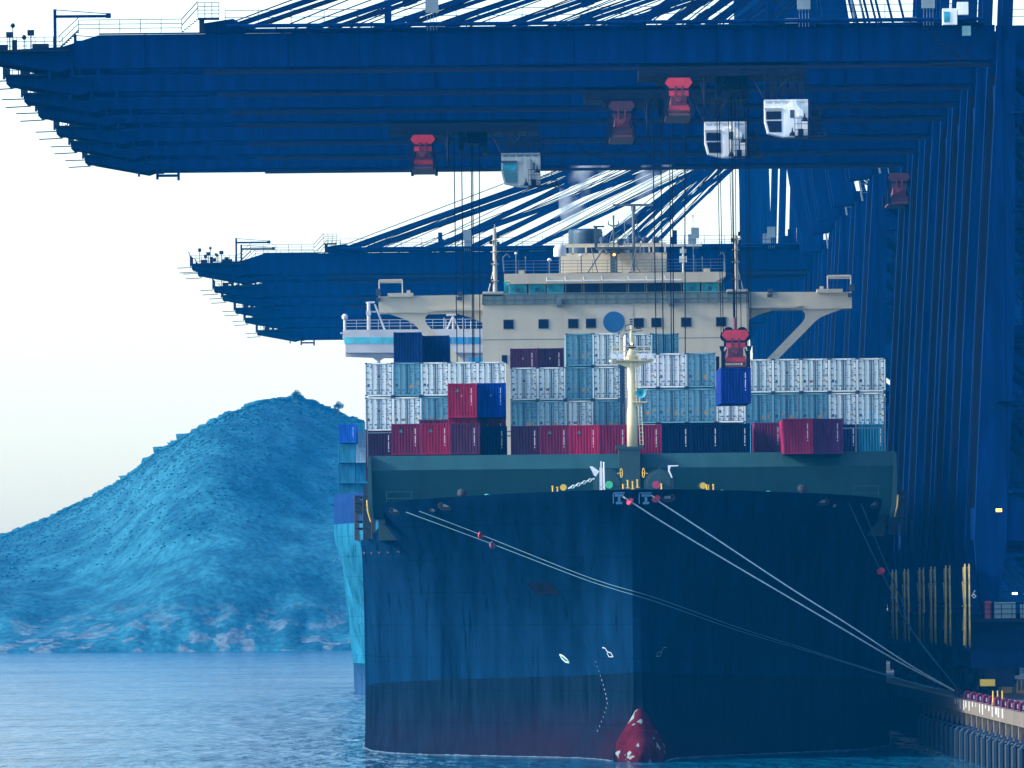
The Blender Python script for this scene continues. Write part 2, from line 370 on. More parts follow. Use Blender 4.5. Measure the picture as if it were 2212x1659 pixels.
def main_hull():
    ds = [0, .3, .7, 1.2, 2, 3, 4.5, 6, 8, 10, 12.5, 15, 18, 21, 24, 27, 30, 34, 36, 38, 41, 44, 48, 52, 57, 63, 70, 78, 88, 100, 120, 150, 200, 290]
    NJ = 44; mb = MB(); L, Rr = [], []
    for side in (-1, 1):
        vs = []
        for j in range(NJ+1):
            for d in ds:
                zt = ztop(755+d); z = -2+(zt+2)*j/NJ
                vs.append((XC+side*halfb(d, z), ystem(z)+d, z))
        W = len(ds)
        fs = [(j*W+i, j*W+i+1, (j+1)*W+i+1, (j+1)*W+i) for j in range(NJ) for i in range(W-1)]
        if side > 0: fs = [f[::-1] for f in fs]
        mb.add(vs, fs)
    W = len(ds); n1 = (NJ+1)*W
    sb_ = MB(); sb_.add([mb.v[k*n1+j*W] for j in range(NJ+1) for k in (0, 1)], [(2*j, 2*j+2, 2*j+3, 2*j+1) for j in range(NJ)]); sb_.build('stem_plate', hm, ship, True)
    o = mb.build('hull', hm, ship, True, True)
    me = o.data; nv = len(me.vertices)
    # deck inside the bulwark
    db = MB(); vs = []
    for d in ds: 
        z = ztop(755+d)-(1.15 if d < 34 else .02); vs += [(XC-halfb(d, z)+.05, ystem(z)+d, z), (XC+halfb(d, z)-.05, ystem(z)+d, z)]
    db.add(vs, [(2*i, 2*i+1, 2*i+3, 2*i+2) for i in range(len(ds)-1)])
    db.build('deck', teal_d, ship, True)
    # bulb
    m = mat('bulb_red_paint', (.055, .005, .013), .75, var=.5, scale=.9, spec=.0)
    n = m.node_tree; pr = n.nodes['Principled BSDF']; src = pr.inputs['Base Color'].links[0].from_socket
    tc = n.nodes.new('ShaderNodeTexCoord'); nz = n.nodes.new('ShaderNodeTexNoise'); nz.inputs['Scale'].default_value = .8; nz.inputs['Detail'].default_value = 9; nz.inputs['Distortion'].default_value = .6
    mp = n.nodes.new('ShaderNodeMapping'); mp.inputs['Location'].default_value = (1.2, 0, 3.4); mp.inputs['Scale'].default_value = (1, .22, 1); n.links.new(tc.outputs['Object'], mp.inputs[0]); n.links.new(mp.outputs[0], nz.inputs[0])
    cr = n.nodes.new('ShaderNodeValToRGB'); cr.color_ramp.elements[0].position = .585; cr.color_ramp.elements[1].position = .60; n.links.new(nz.outputs[0], cr.inputs[0])
    mx = n.nodes.new('ShaderNodeMix'); mx.data_type = 'RGBA'; n.links.new(cr.outputs[0], mx.inputs[0]); n.links.new(src, mx.inputs[6]); mx.inputs[7].default_value = (.16, .22, .22, 1)
    n.links.new(mx.outputs[2], pr.inputs['Base Color'])
    bb = MB(); vs = []; NA, NB = 32, 22
    for j in range(NB+1):
        t = j/NB; r = math.sqrt(max(0, 1-(1-t)**2.3)) if t < 1 else 1
        for i in range(NA):
            a = 2*math.pi*i/NA
            vs.append((XC+.1+2.15*r*math.cos(a)*(1-.25*t*max(0, math.sin(a))), 752.5+14*t, .65+(2.3*r*math.sin(a))+1.5*t**1.6*max(0, math.sin(a))**7))
    bb.add(vs, [(j*NA+i, j*NA+(i+1) % NA, (j+1)*NA+(i+1) % NA, (j+1)*NA+i) for j in range(NB) for i in range(NA)])
    bb.build('bulbous_bow', m, ship, True, True)
    # hatch coamings / hold block under the containers
    hb = MB(); hb.box(XC-21, XC+21, 797, 925, 17.9, 24.6); hb.build('hatch_cover', teal_d, ship, True)
main_hull()

def breakwater():
    # upper strip leans back (lit), lower part leans forward
    D = 793
    zt, zm, zb = 24.85, 23.65, 19.6
    x0, x1 = XC-21.5, XC+21.6
    mb = MB()
    q = [(D+1.0, zt), (D+.1, zm), (D+1.6, zb), (D+2.2, zb), (D+.9, zm), (D+1.6, zt)]
    vs = [(x, y, z) for x in (x0, x1) for y, z in q]
    mb.add(vs, [(i, i+1, i+7, i+6) for i in range(5)]+[(5, 0, 6, 11), (0, 5, 4, 1), (1, 4, 3, 2), (6, 7, 10, 11), (7, 8, 9, 10)])
    mb.box(XC-21.5, XC+21.6, D+1.7, D+3, zb, zt-.2)
    mb.build('breakwater', teal, ship, True)
    p = MB(); p.box(8.0, 9.75, D-1.2, D+1.8, 19.6, 25.2); p.box(7.75, 10.0, D-1.3, D+1.8, 25.2, 25.5)
    p.build('mast_pedestal', teal_d, ship, True)
    e = MB()
    for x, s in ((x0, -1), (x1, 1)):
        e.prism([(x, 24.9), (x+s*.28, 24.7), (x+s*.28, 20.2), (x-s*.3, 19.2), (x-s*.1, 20.5)], D-.3, 2.5)
    e.build('breakwater_end_plate', teal, ship, True)
    y = MB(); 
    for x, s in ((x0, -1), (x1, 1)): y.path([(x+s*.35, D-.4, 21.2), (x+s*.3, D-.4, 20.3), (x+s*.05, D-.4, 19.4)], .06)
    y.build('yellow_edge_stripe', yellow, ship, True)
breakwater()

def foremast():
    D = 781
    cx = P(1365.5, 900, D).x
    def z(yy): return P(1366, Z7(0, yy)[1], D).z
    mb = MB()
    mb.lathe((cx, D, 0), (0, 0, 1), [(z(1118), .43), (z(835), .43), (z(755), .30), (z(400), .26), (z(395), .26)], 20)
    mb.lathe((cx, D, 0), (0, 0, 1), [(z(395), .30), (z(385), .62), (z(290), .24), (z(270), .20)], 16)
    mb.lathe((cx, D, 0), (0, 0, 1), [(z(245), .16), (z(70), .11)], 12)
    o = mb.build('foremast', cream2, ship, True, True)
    pl = MB(); a = P(*Z7(555, 380), D); b = P(*Z7(930, 380), D)
    pl.box(a.x+.4, b.x-.4, D-.8, D+.8, a.z-.05, a.z+.06)
    pl.prism([(cx-1.6, a.z-.1), (cx+1.6, a.z-.1), (cx+.3, a.z-.55), (cx-.3, a.z-.55)], D-.2, .4)
    for x in (a.x+.2, b.x-.2): pl.lathe((x, D-.5, a.z), (0, 0, 1), [(-.1, .22), (.08, .22)], 10)
    for yy in (D-.8, D+.8): pl.rail((cx-1.55, yy, a.z), (cx+1.55, yy, a.z), 1.15, 1.0, .03, 3)
    pl.build('mast_platform', cream2, o); o.children[-1].location = -o.parent.location if False else (0, 0, 0)
    for ch in o.children: ch.location = -Vector(ship.location)
    fl = MB()
    for s in (-1, 1):
        for k in (0, 1):
            c = (cx+s*(.9+k*.55), D-1.0, a.z+.32); fl.box(c[0]-.24, c[0]+.24, c[1]-.2, c[1]+.2, c[2]-.16, c[2]+.22)
    p = fl.build('floodlight', mark_w, o); p.location = -Vector(ship.location)
    la = MB(); la.lathe((cx, D, 0), (0, 0, 1), [(z(270), .36), (z(252), .40), (z(250), .22), (z(232), .22)], 12)
    for zz in (z(70), z(50), z(30)): la.lathe((cx, D, zz), (0, 0, 1), [(0, .13), (.12, .13)], 10)
    la.path([(cx, D-.1, z(110)), (cx-.5, D-.1, z(120)), (cx-.5, D-.1, z(80)), (cx, D-.1, z(60))], .03)
    la.path([(cx, D-.1, z(130)), (cx+.9, D-.1, z(120))], .03); la.box(cx+.35, cx+.8, D-.3, D, z(105), z(85))
    p = la.build('navigation_light', black, o); p.location = -Vector(ship.location)
    p = MB().lathe((cx, D-.25, z(243)), (0, 0, 1), [(0, .07), (.14, .07)], 8).build('lit_lamp', mat('lamp_cream', (1, .9, .55), .4, emit=1.5), o); p.location = -Vector(ship.location)
    h = MB(); hc = P(*Z7(825, 660), D)
    h.lathe((hc.x, D-.1, hc.z), (0, -1, 0), [(-.3, .1), (.2, .12), (.6, .2), (.8, .39), (.82, .40), (.78, .34), (.4, .12), (.3, .02)], 24)
    p = h.build('fog_horn', mat('horn_turquoise', (.10, .50, .56), .4), o); p.location = -Vector(ship.location)
    hp = MB(); q0 = P(*Z7(750, 735), D); q1 = P(*Z7(878, 735), D)
    hp.box(q0.x, q1.x, D-.5, D+.5, q0.z-.05, q0.z+.03); hp.prism([(q0.x, q0.z-.05), (q1.x, q0.z-.05), (q0.x+.15, q0.z-.4)], D-.1, .2)
    hp.rail((q0.x, D-.5, q0.z), (q1.x, D-.5, q0.z), 1.35, .8, .025, 3)
    p = hp.build('horn_platform', cream2, o); p.location = -Vector(ship.location)
    ld = MB()
    for x in (cx+.62, cx+.88): ld.tube((x, D-.3, z(1105)), (x-.12, D-.3, z(760)), .035, 6)
    zz = z(1100)
    while zz < z(420):
        xo = 0 if zz < z(760) else -.25
        ld.tube((cx+.6+xo, D-.3, zz), (cx+.9+xo, D-.3, zz), .025, 4); zz += .33
    for x in (cx+.35, cx+.6): ld.tube((x, D-.3, z(760)), (x, D-.3, z(420)), .035, 6)
    p = ld.build('ladder', cream2, o); p.location = -Vector(ship.location)
foremast()

def forecastle_gear():
    D = 772
    def pt(x, y, d=D): return P(*Z7(x, y), d)
    for cx_, name in ((545, 0), (985, 1)):
        c = pt(cx_, 1440, 776); w_ = MB()
        w_.lathe((c.x, 777, c.z), (0, -1, 0), [(-1.2, 1.2), (0, 1.2), (0, 1.0), (.05, .98), (.05, .25), (.4, .25)], 28)
        w_.box(c.x-.08, c.x+.08, 775.6, 776, c.z, c.z+1.3)
        w_.prism([(c.x-1.3, c.z-1.2), (c.x+1.3, c.z-1.2), (c.x+1.0, c.z), (c.x-1.0, c.z)], 777.2, .8)
        o = w_.build('windlass', teal_d, ship, True)
        d = pt(555 if not name else 962, 1448, 774.5)
        p = MB().lathe((d.x, 774.6, d.z), (0, -1, 0), [(0, .31), (.18, .29)], 20).build('brake_drum', mat('brake_green', (.06, .55, .25), .5) if not name else mat('brake_red', (.4, .02, .09), .5), o)
        p.location = -Vector(ship.location)
        hx = pt(665 if not name else 845, 1345, 775)
        hw = MB(); ring = [hx+Vector((.09*math.cos(t*math.pi/8)+(.05 if name else -.05), .3*math.sin(t*math.pi/8)*.4, .38*math.sin(t*math.pi/8))) for t in range(17)]
        hw.path(ring, .03, 5); hw.tube(hx, hx+Vector((-.4 if not name else .4, 0, -.05)), .04, 6)
        p = hw.build('hand_wheel', yellow, o); p.location = -Vector(ship.location)
    # chain
    a, b = pt(205, 1478, 774), pt(425, 1395, 776); ch = MB(); n = 9
    for k in range(n):
        p = a.lerp(b, (k+.5)/n); d = (b-a).normalized()*.19; s = Vector((0, 0, .12)) if k % 2 else Vector((0, .12, .03))
        loop = [p+d*math.cos(t*math.pi/5)*1.05+s*math.sin(t*math.pi/5) for t in range(11)]
        ch.path(loop, .045, 6)
    ch.build('anchor_chain', mat('chain_white', (.7, .8, .76), .5), ship, True)
    # slanted chain guide and spare white bracket
    g = MB(); g.ppx([Z7(386, 1288), Z7(410, 1288), Z7(470, 1330), Z7(440, 1375), Z7(425, 1370)], 775, .2); g.build('chain_guide', mark_w, ship, True)
    g = MB(); g.ppx([Z7(1060, 1280), Z7(1150, 1278), Z7(1150, 1286), Z7(1085, 1290), Z7(1075, 1320), Z7(1100, 1385), Z7(1090, 1388), Z7(1062, 1330)], 775, .12); g.build('chain_guide', mark_w, ship, True)
    g = MB(); g.bpx(*Z7(472, 1300), *Z7(497, 1495), 770, .3); g.bpx(*Z7(478, 1245), *Z7(490, 1300), 770, .25); g.bpx(*Z7(470, 1465), *Z7(505, 1470), 770, .3); g.tube(pt(508, 1250, 770), pt(514, 1490, 770), .06, 6)
    g.build('jack_staff', mark_w, ship, True)
    for x, y in ((172, 1470), (1350, 1455)):
        c = pt(x, y); g = MB(); g.lathe((c.x, D, c.z), (0, -1, 0), [(-.6, .28), (0, .28)], 16)
        o = g.build('mooring_drum', teal, ship, True)
        p = MB().lathe((c.x-(.12 if x < 500 else -.12), D-.01, c.z), (0, -1, 0), [(0, .26), (.05, .26)], 16).build('drum_end', yellow, o); p.location = -Vector(ship.location)
    for x, y in ((68, 1490), (110, 1498), (675, 1475), (715, 1440), (757, 1450), (798, 1435), (1395, 1478), (1452, 1475), (1005, 1470), (1410, 1480)):
        c = pt(x, y, 769); g = MB(); g.lathe((c.x, 769, c.z-.35), (0, 0, 1), [(0, .06), (.55, .06), (.6, .09), (.66, .09)], 8); g.box(c.x-.14, c.x+.14, 768.9, 769.1, c.z-.35, c.z-.28)
        g.build('deck_post', yellow, ship, True)
    for x0, x1 in ((592, 720), (822, 945)):
        g = MB(); g.bpx(*Z7(x0, 1482), *Z7(x1, 1496), 757.6, .6); g.build('fairlead_cover', teal, ship, True)
    # vents along the rail
    for (u, v, r, m_, nm) in ((999, 1066, .42, black, 'mushroom_vent'), (1734, 1056, .42, black, 'mushroom_vent')):
        c = P(u, v, 784); MB().lathe((c.x, 784, c.z-.6), (0, 0, 1), [(0, .3), (.4, .3), (.45, r), (.75, r), (.95, .28)], 14).build(nm, m_, ship, True)
    for (u, v) in ((1052, 1067), (1560, 1058), (1660, 1060)):
        c = P(u, v, 784); MB().lathe((c.x, 784, c.z-.5), (0, 0, 1), [(0, .15), (.3, .15), (.32, .42), (.5, .1)], 12).build('small_vent', mat('vent_green', (.05, .4, .38), .5), ship, True)
    r_ = MB()
    for a, b in ((ZH(330, 60), ZH(475, 60)), (ZQ(1128, 25), ZQ(1270, 25))):
        p, q = P(*a, 792), P(*b, 792); r_.rail((p.x, 792, 20.2), (q.x, 792, 20.2), p.z-20.2, 2, .035, 3)
    r_.build('deck_railing', teal, ship, True)
    # fairleads, rollers in the bulwark
    for (u, v, w_) in ((*ZH(385, 168), 12), (*ZH(675, 140), 14), (*ZQ(50, 92), 14), (*ZQ(945, 115), 13), (*ZQ(1238, 130), 12), (*ZH(600, 165), 7), (*ZQ(1015, 140), 6)):
        c = hull_hit(u, v); g = MB()
        rad = w_*c.y/F
        g.lathe((c.x, c.y+.2, c.z), (0, -1, 0), [(0, rad*1.25), (.5, rad*1.2), (.5, rad*.75), (.2, rad*.6)], 16)
        for i in range(len(g.v)): g.v[i].z = c.z+(g.v[i].z-c.z)*.62
        o = g.build('fairlead', black, ship, True)
        p = MB().box(c.x-rad*.5, c.x+rad*.5, c.y-.32, c.y-.25, c.z-.12, c.z+.12).build('fairlead_lip', grey, o); p.location = -Vector(ship.location)
    for (x0, x1, y0) in ((1640, 1710, 65), (1790, 1865, 65)):
        c0 = hull_hit(*ZH(x0, y0+5)); c1 = hull_hit(*ZH(x1, y0+5)); yy = min(c0.y, c1.y)-.25; g = MB()
        z1 = c0.z+.1; g.box(c0.x, c1.x, yy, yy+.12, z1-.1, z1); g.box(c0.x, c0.x+.08, yy, yy+.12, z1-.9, z1); g.box(c1.x-.8, c1.x-.1, yy, yy+.15, z1-.35, z1-.15); g.box(c1.x-.7, c1.x-.2, yy, yy+.15, z1-.95, z1-.75); g.box(c1.x-.55, c1.x-.35, yy, yy+.15, z1-.8, z1-.3)
        g.build('roller_fairlead', mat('fairlead_blue', (.03, .12, .22), .5), ship, True)
forecastle_gear()

def hull_marks():
    def line(pts, w_):
        mb = MB(); qs = [hull_hit(*p)+Vector((0, -.12, 0)) for p in pts]; mb.path(qs, w_, 5); return mb
    line([ZH(1582, 962), ZH(1597, 965), ZH(1612, 988), ZH(1630, 992), ZH(1643, 1015), ZH(1620, 1015), ZH(1608, 992)], .05).build('bow_symbol', mat('mark_faded', (.35, .42, .46), .7), ship, True)
    line([ZH(1950, 960), ZH(1933, 962), ZH(1922, 985), ZH(1900, 990), ZH(1892, 1012), ZH(1912, 1012), ZH(1925, 990)], .035).build('bow_symbol', grey, ship, True)
    line([ZH(1335, 1003), ZH(1352, 1010), ZH(1378, 1033), ZH(1389, 1050), ZH(1370, 1045), ZH(1347, 1025), ZH(1335, 1003)], .07).build('thruster_symbol', mat('mark_pale_green', (.3, .5, .42), .6), ship, True)
    mb = MB()
    for k in range(16):
        t = k/15; x = 1540+75*math.sin(t*1.9)+ (0 if t < .6 else -(t-.6)*150); y = 1040+t*400
        a = hull_hit(*ZH(x, y))+Vector((0, -.1, 0)); b = hull_hit(*ZH(x+3, y+9))+Vector((0, -.1, 0)); mb.tube(a, b, .035, 5)
    mb.build('draught_mark', grey, ship, True)
    # row of small freeing ports near the port shoulder
    for k, (x, y) in enumerate(((200, 412), (243, 413), (287, 411), (337, 408), (398, 403))):
        p = hull_hit(*ZH(x, y)); q = hull_hit(*ZH(x+9, y+8)); MB().tube(p+Vector((0, -.06, 0)), q+Vector((0, -.06, 0)), .10, 6).build('freeing_port', black, ship, True)
    # dark patch on the bow
    mb = MB(); g = [[hull_hit(*ZH(1140+14*i+10*j*1.0, 588+ (12*j)))+Vector((0, -.3, 0)) for i in range(11)] for j in range(7)]
    vs = [p for r_ in g for p in r_]; mb.add(vs, [(j*11+i, j*11+i+1, (j+1)*11+i+1, (j+1)*11+i) for j in range(6) for i in range(10)])
    mb.build('dark_patch', mat('patch_dark', (.006, .008, .018), .8, spec=0), ship, True)
hull_marks()

def foam():
    rn = random.Random(11); mb = MB(); q = []
    for side in (-1, 1):
        pts = []
        d = .2
        while d < 110:
            pts.append((XC+side*(halfb(d, .05)+.10), ystem(.05)+d)); d += .5
        if side < 0: pts = pts[::-1]
        q += pts
    vs = []
    for i, (x, y) in enumerate(q):
        w_ = .02+.10*abs(noise.noise(Vector((i*.35, 0, 0))))+rn.random()*.04; sx_ = -1 if i < len(q)/2 else 1
        vs += [(x-sx_*.2, y, .02), (x, y-.02, .02+w_), (x+sx_*(.05+w_), y-.1, .015)]
    k = len(q); mb.add(vs, [(3*i+a, 3*i+a+1, 3*i+a+4, 3*i+a+3) for i in range(k-1) for a in (0, 1)])
    tag(mb.build('wash_foam', mat('foam', (.05, .12, .18), .8, var=.5, scale=3)), 'thin line of pale foam where the dark hull meets the water', kind='stuff')
foam()

# ---------------------------------------------------------------- deckhouse
def deckhouse():
    D = 935; k = D/F
    Xs = XC+.2
    def zz(y): return P(1330, Z5(0, y)[1], D).z
    mb = MB()
    zt = zz(805); mb.box(Xs-12.95, Xs+12.95, D, D+14, 18, zt)
    o = mb.build('deckhouse', cream, ship, True)
    def sub(m, name, ma, sm=False):
        p = m.build(name, ma, o, False, sm); p.location = -Vector(ship.location); return p
    # paler painted square and blue disc
    m = MB(); m.bpx(*Z5(832, 803), *Z5(1105, 1040), D-.03, .02); sub(m, 'pale_paint_panel', mat('cream_pale', (.62, .58, .48), .5, var=.04))
    c = P(*Z5(962, 941), D); m = MB(); m.lathe((c.x, D-.04, c.z), (0, -1, 0), [(0, 77*.29697*k), (.03, 77*.29697*k)], 40); sub(m, 'funnel_emblem_disc', mat('disc_blue', (.01, .13, .34), .5, var=.05))
    m = MB(); m.box(Xs-12.95, Xs+12.95, D-.015, D, zz(1062)-.03, zz(1062)+.03); sub(m, 'plate_seam', grey)
    for x in (196, 451, 667, 796, 1143, 1272, 1488, 1743):
        y = 958-(x-196)*.0122; m = MB(); m.bpx(*Z5(x-39, y-36), *Z5(x+39, y+36), D-.05, .05)
        p = sub(m, 'window', mat('cream_trim', (.3, .3, .26), .5)); q = MB(); q.bpx(*Z5(x-35, y-32), *Z5(x+35, y+32), D-.08, .03); g = q.build('window_pane', glass, p)
    m = MB(); m.bpx(*Z5(148, 1182), *Z5(187, 1243), D-.05, .05); sub(m, 'window', glass)
    for x, y in ((562, 797), (1377, 790)):
        a = P(*Z5(x, y), D); m = MB(); m.box(a.x-.26, a.x+.26, D-.9, D-.3, a.z-.3, a.z+.3); m.box(a.x-.2, a.x+.2, D-.7, D, a.z-.5, a.z-.3); m.tube((a.x, D-.5, a.z+.3), (a.x, D-.5, a.z+.45), .05)
        sub(m, 'floodlight', grey)
    # parapet in front of the wheelhouse
    m = MB(); za, zb = zz(800), zz(735); m.box(Xs-12.95, Xs+12.95, D-.2, D-.1, zt-.02, zb); m.box(Xs-12.95, Xs-12.85, D-.2, D+3, zt-.02, zb); m.box(Xs+12.85, Xs+12.95, D-.2, D+3, zt-.02, zb)
    for i in range(27): x = Xs-12.9+i*25.8/26; m.tube((x, D-.24, zt), (x, D-.24, zb+.08), .03, 4)
    m.tube((Xs-12.95, D-.24, zb+.08), (Xs+12.95, D-.24, zb+.08), .04, 6); m.tube((Xs-12.95, D-.24, (zb+zt)/2), (Xs+12.95, D-.24, (zb+zt)/2), .03, 6)
    sub(m, 'bridge_parapet', mat('parapet_green_grey', (.16, .22, .20), .5, var=.1))
    # wheelhouse with window band
    D2 = D+2.5; zf0, zf1 = zz(745), zz(652); zr = zz(578)
    XL, XR = Xs-10.8, Xs+10.8
    m = MB(); m.box(XL+1.3, XR-1.3, D2+.5, D2+9, zt, zf0)
    m.box(XL+.3, XR-.3, D2-.1, D2+9.5, zf1, zf1+.12)
    # fascia: slightly wider at the top
    q = [(XL+1.1, zf1), (XR-1.1, zf1), (XR, zf1+.55), (XR, zr), (XL, zr), (XL, zf1+.55)]
    m.prism(q, D2-.5, 10)
    m.box(XL+1.3, XR-1.3, D2+.3, D2+8, zf0-.9, zf0)
    sub(m, 'wheelhouse', cream)
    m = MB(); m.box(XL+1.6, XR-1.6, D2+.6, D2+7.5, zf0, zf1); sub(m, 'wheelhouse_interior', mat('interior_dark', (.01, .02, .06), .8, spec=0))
    wn = ((200, 330), (343, 465), (475, 598), (610, 732), (743, 865), (876, 1058), (1068, 1190), (1200, 1322), (1335, 1455), (1467, 1588), (1600, 1725))
    for i, (a, b) in enumerate(wn):
        m = MB(); u0, v0 = Z5(a, 657-(a-900)*.008); u1, v1 = Z5(b, 748-(a-900)*.008)
        m.bpx(u0, v0, u1, v1, D2+.05, .12); p = sub(m, 'bridge_window', mat('cream_trim2', (.38, .38, .33), .5))
        g = MB(); g.bpx(u0+1.2, v0+1.2, u1-1.2, v1-1.2, D2, .05); g.build('window_pane', glass_c if i in (0, 1, 2, 9, 10) else glass, p)
        if i in (0, 1, 9, 10):
            cc = P((u0+u1)/2, (v0+v1)/2, D2-.06); MB().lathe(cc, (0, -1, 0), [(0, .2), (.04, .2)], 14).build('clear_view_screen', mark_d, p)
    for s, xa in ((-1, 183), (1, 1748)):
        m = MB(); m.bpx(*Z5(xa-20, 648), *Z5(xa+20, 735), D2+2, 5); sub(m, 'side_window', glass_c)
    m = MB()
    for (a, b) in wn[2:9]:
        u0, v0 = Z5(a, 640-(a-900)*.01); u1, _ = Z5(b, 640); p, q = P(u0, v0, D2-.8), P(u1-1, v0, D2-.8); m.tube(p, q, .10, 8)
        m.path([p, p+Vector((0, .3, .4))], .04)
    sub(m, 'window_washer_tube', mark_w)
    m = MB(); m.rail((XL, D2-.4, zr), (XR, D2-.4, zr), 1.25, 1.4, .03, 4); m.rail((XL, D2-.4, zr), (XL, D2+8, zr), 1.25, 1.4, .03, 4); m.rail((XR, D2-.4, zr), (XR, D2+8, zr), 1.25, 1.4, .03, 4)
    for x in (XL, XR): m.path([(x-.02, D2-.5, zr+.2), (x-.1, D2-.5, zr+1.6), (x+(.3 if x < Xs else -.3), D2-.5, zr+1.95), (x+(.6 if x < Xs else -.6), D2-.5, zr+1.6)], .05)
    sub(m, 'roof_railing', grey)
    # upper house with see-through openings
    D3 = D+9; mz0, mz1 = P(1330, Z5(0, 440)[1], D3).z, P(1330, Z5(0, 374)[1], D3).z; z0 = zr
    m = MB(); m.bpx(*Z5(580, 440), *Z5(1348, 578), D3, 5)
    c0 = P(*Z5(600, 376), D3); c1 = P(*Z5(1345, 366), D3)
    m.box(c0.x, c1.x, D3, D3+.3, mz1-.12, mz1+.06); m.box(c0.x, c1.x, D3+4.7, D3+5, mz1-.12, mz1+.06)
    for x in (605, 665, 760, 860, 905, 1060, 1155, 1220, 1250, 1335):
        a = P(*Z5(x, 410), D3); m.box(a.x-.09, a.x+.09, D3, D3+.3, mz0-.1, mz1-.1)
    sub(m, 'upper_house', cream)
    # funnel
    m = MB(); a = P(*Z5(632, 300), D3+12); b = P(*Z5(880, 300), D3+12); cx = (a.x+b.x)/2; r = (b.x-a.x)/2; zft = P(*Z5(760, 268), D3+12).z
    m.lathe((cx, D3+12, 0), (0, 0, 1), [(z0-2, r), (zft-.5, r), (zft-.3, r*1.01), (zft, r*.96), (zft-.05, r*.88)], 28)
    for i in range(len(m.v)): m.v[i].y = D3+12+(m.v[i].y-D3-12)*1.5
    sub(m, 'funnel', mat('funnel_blue_grey', (.03, .075, .12), .5, var=.5, scale=.8, streak=1), True)
    for x in (885, 1080, 1130, 1188, 1268):
        a = P(*Z5(x, 350), D3+7); m = MB(); m.lathe((a.x, D3+7, a.z-1.3), (0, 0, 1), [(0, .3), (1.2, .3), (1.25, .38), (1.55, .38), (1.7, .15)], 14); sub(m, 'exhaust_vent', mat('vent_blue', (.02, .06, .14), .5))
    a = P(*Z5(1020, 360), D3-1); m = MB(); m.lathe((a.x, D3-1, a.z), (0, -1, 0), [(-.3, .2), (.1, .3), (.2, .38), (.15, .3), (0, .05)], 18); sub(m, 'ship_horn', grey)
    # domes
    def dome(x, ytop, ybot, rr, pole, nm, D_):
        b = P(*Z5(x, ybot), D_); r = rr*.29697*k; t = P(*Z5(x, ytop), D_).z; m = MB()
        h = t-b.z
        m.lathe((b.x, D_, b.z), (0, 0, 1), [(0, r*.95), (h*.05, r), (h*.5, r)]+[(h*.5+h*.5*math.sin(q*math.pi/12), max(.01, r*math.cos(q*math.pi/12))) for q in range(1, 7)], 20)
        p = sub(m, nm, mat('dome_white', (.8, .82, .8), .4, var=.04), True)
        m = MB(); m.tube((b.x, D_, b.z), (b.x, D_, zr), pole, 8); m.build('dome_post', grey, p)
    dome(571, 372, 466, 47, .1, 'satellite_dome', D+4); dome(494, 477, 498, 15, .05, 'small_dome', D+4); dome(725, 446, 464, 21, .06, 'small_dome', D+4); dome(251, 433, 448, 11, .05, 'small_dome', D+4)
    # masts
    def pole(x, y0, y1, r, D_, n=8): a, b = P(*Z5(x, y0), D_), P(*Z5(x, y1), D_); return a, b
    m = MB(); a, b = pole(1104, 110, 400, 0, D+8); m.tube(a, Vector((a.x, D+8, P(*Z5(1104, 575), D+8).z)), .16, 10); c0, c1 = P(*Z5(955, 105), D+8), P(*Z5(1248, 100), D+8)
    m.box(c0.x, c1.x, D+7.8, D+8.1, a.z+.15, a.z+.37); m.lathe((a.x, D+8, a.z-.3), (0, 0, 1), [(0, .25), (.45, .22)], 10)
    m.path([a+Vector((-.6, 0, -1.0)), a+Vector((-.85, 0, -1.2)), a+Vector((-.85, 0, -4))], .04); m.path([a+Vector((.3, 0, -1.0)), a+Vector((.5, 0, -3))], .03)
    sub(m, 'radar_mast', grey)
    m = MB(); p0 = P(*Z5(960, 180), D+7); pz = P(*Z5(835, 400), D+7); pe = P(*Z5(1155, 400), D+7)
    m.tube(p0, (p0.x, D+7, pz.z), .09, 8); m.tube((p0.x-.55, D+7, pz.z), (p0.x, D+7, p0.z-1), .05); m.tube((p0.x+.55, D+7, pz.z), (p0.x, D+7, p0.z-1), .05)
    m.lathe((p0.x, D+7, p0.z-.1), (0, 0, 1), [(0, .1), (.3, .1)], 8)
    for s in (-1, 1): m.path([(p0.x, D+7, p0.z-.9), (p0.x+s*.5, D+7, p0.z-.7), (p0.x+s*.5, D+7, p0.z-.35)], .06)
    m.box(pz.x, pe.x, D+6, D+9, pz.z-.14, pz.z+.02); m.prism([(pz.x+.8, pz.z-.1), (pe.x-.8, pz.z-.1), (p0.x+.3, pz.z-.7), (p0.x-.3, pz.z-.7)], D+7, 1)
    m.rail((pz.x, D+6, pz.z), (pe.x, D+6, pz.z), 1.15, .9, .03, 3)
    m.box(p0.x-.35, p0.x+.35, D+6.6, D+7.6, zr, pz.z)
    for s in (-1, 1): m.tube((p0.x+s*1.1, D+6, pz.z-.3), (p0.x+s*2.6, D+5, zr+.1), .06)
    for s in (-1, 1): m.tube((p0.x+s*2.2, D+6, pz.z-.1), (p0.x+s*1.6, D+5, zr+.1), .05)
    m.box(p0.x-1.9, p0.x-1.6, D+6, D+6.4, pz.z, pz.z+2.0); m.box(p0.x-2.0, p0.x-.9, D+6, D+6.3, pz.z+1.95, pz.z+2.1)
    mm = sub(m, 'signal_mast', mat('mast_dark', (.05, .09, .11), .5))
    lc = P(*Z5(965, 452), D+6); MB().lathe(lc, (0, -1, 0), [(0, .12), (.1, .1)], 10).build('masthead_lamp', lamp_o, mm)
    m = MB(); s0, s1 = P(*Z5(1330, 387), D+6), P(*Z5(1603, 380), D+6); m.box(s0.x, s1.x, D+6, D+6.25, s0.z-.08, s0.z+.14); a = P(*Z5(1466, 395), D+6)
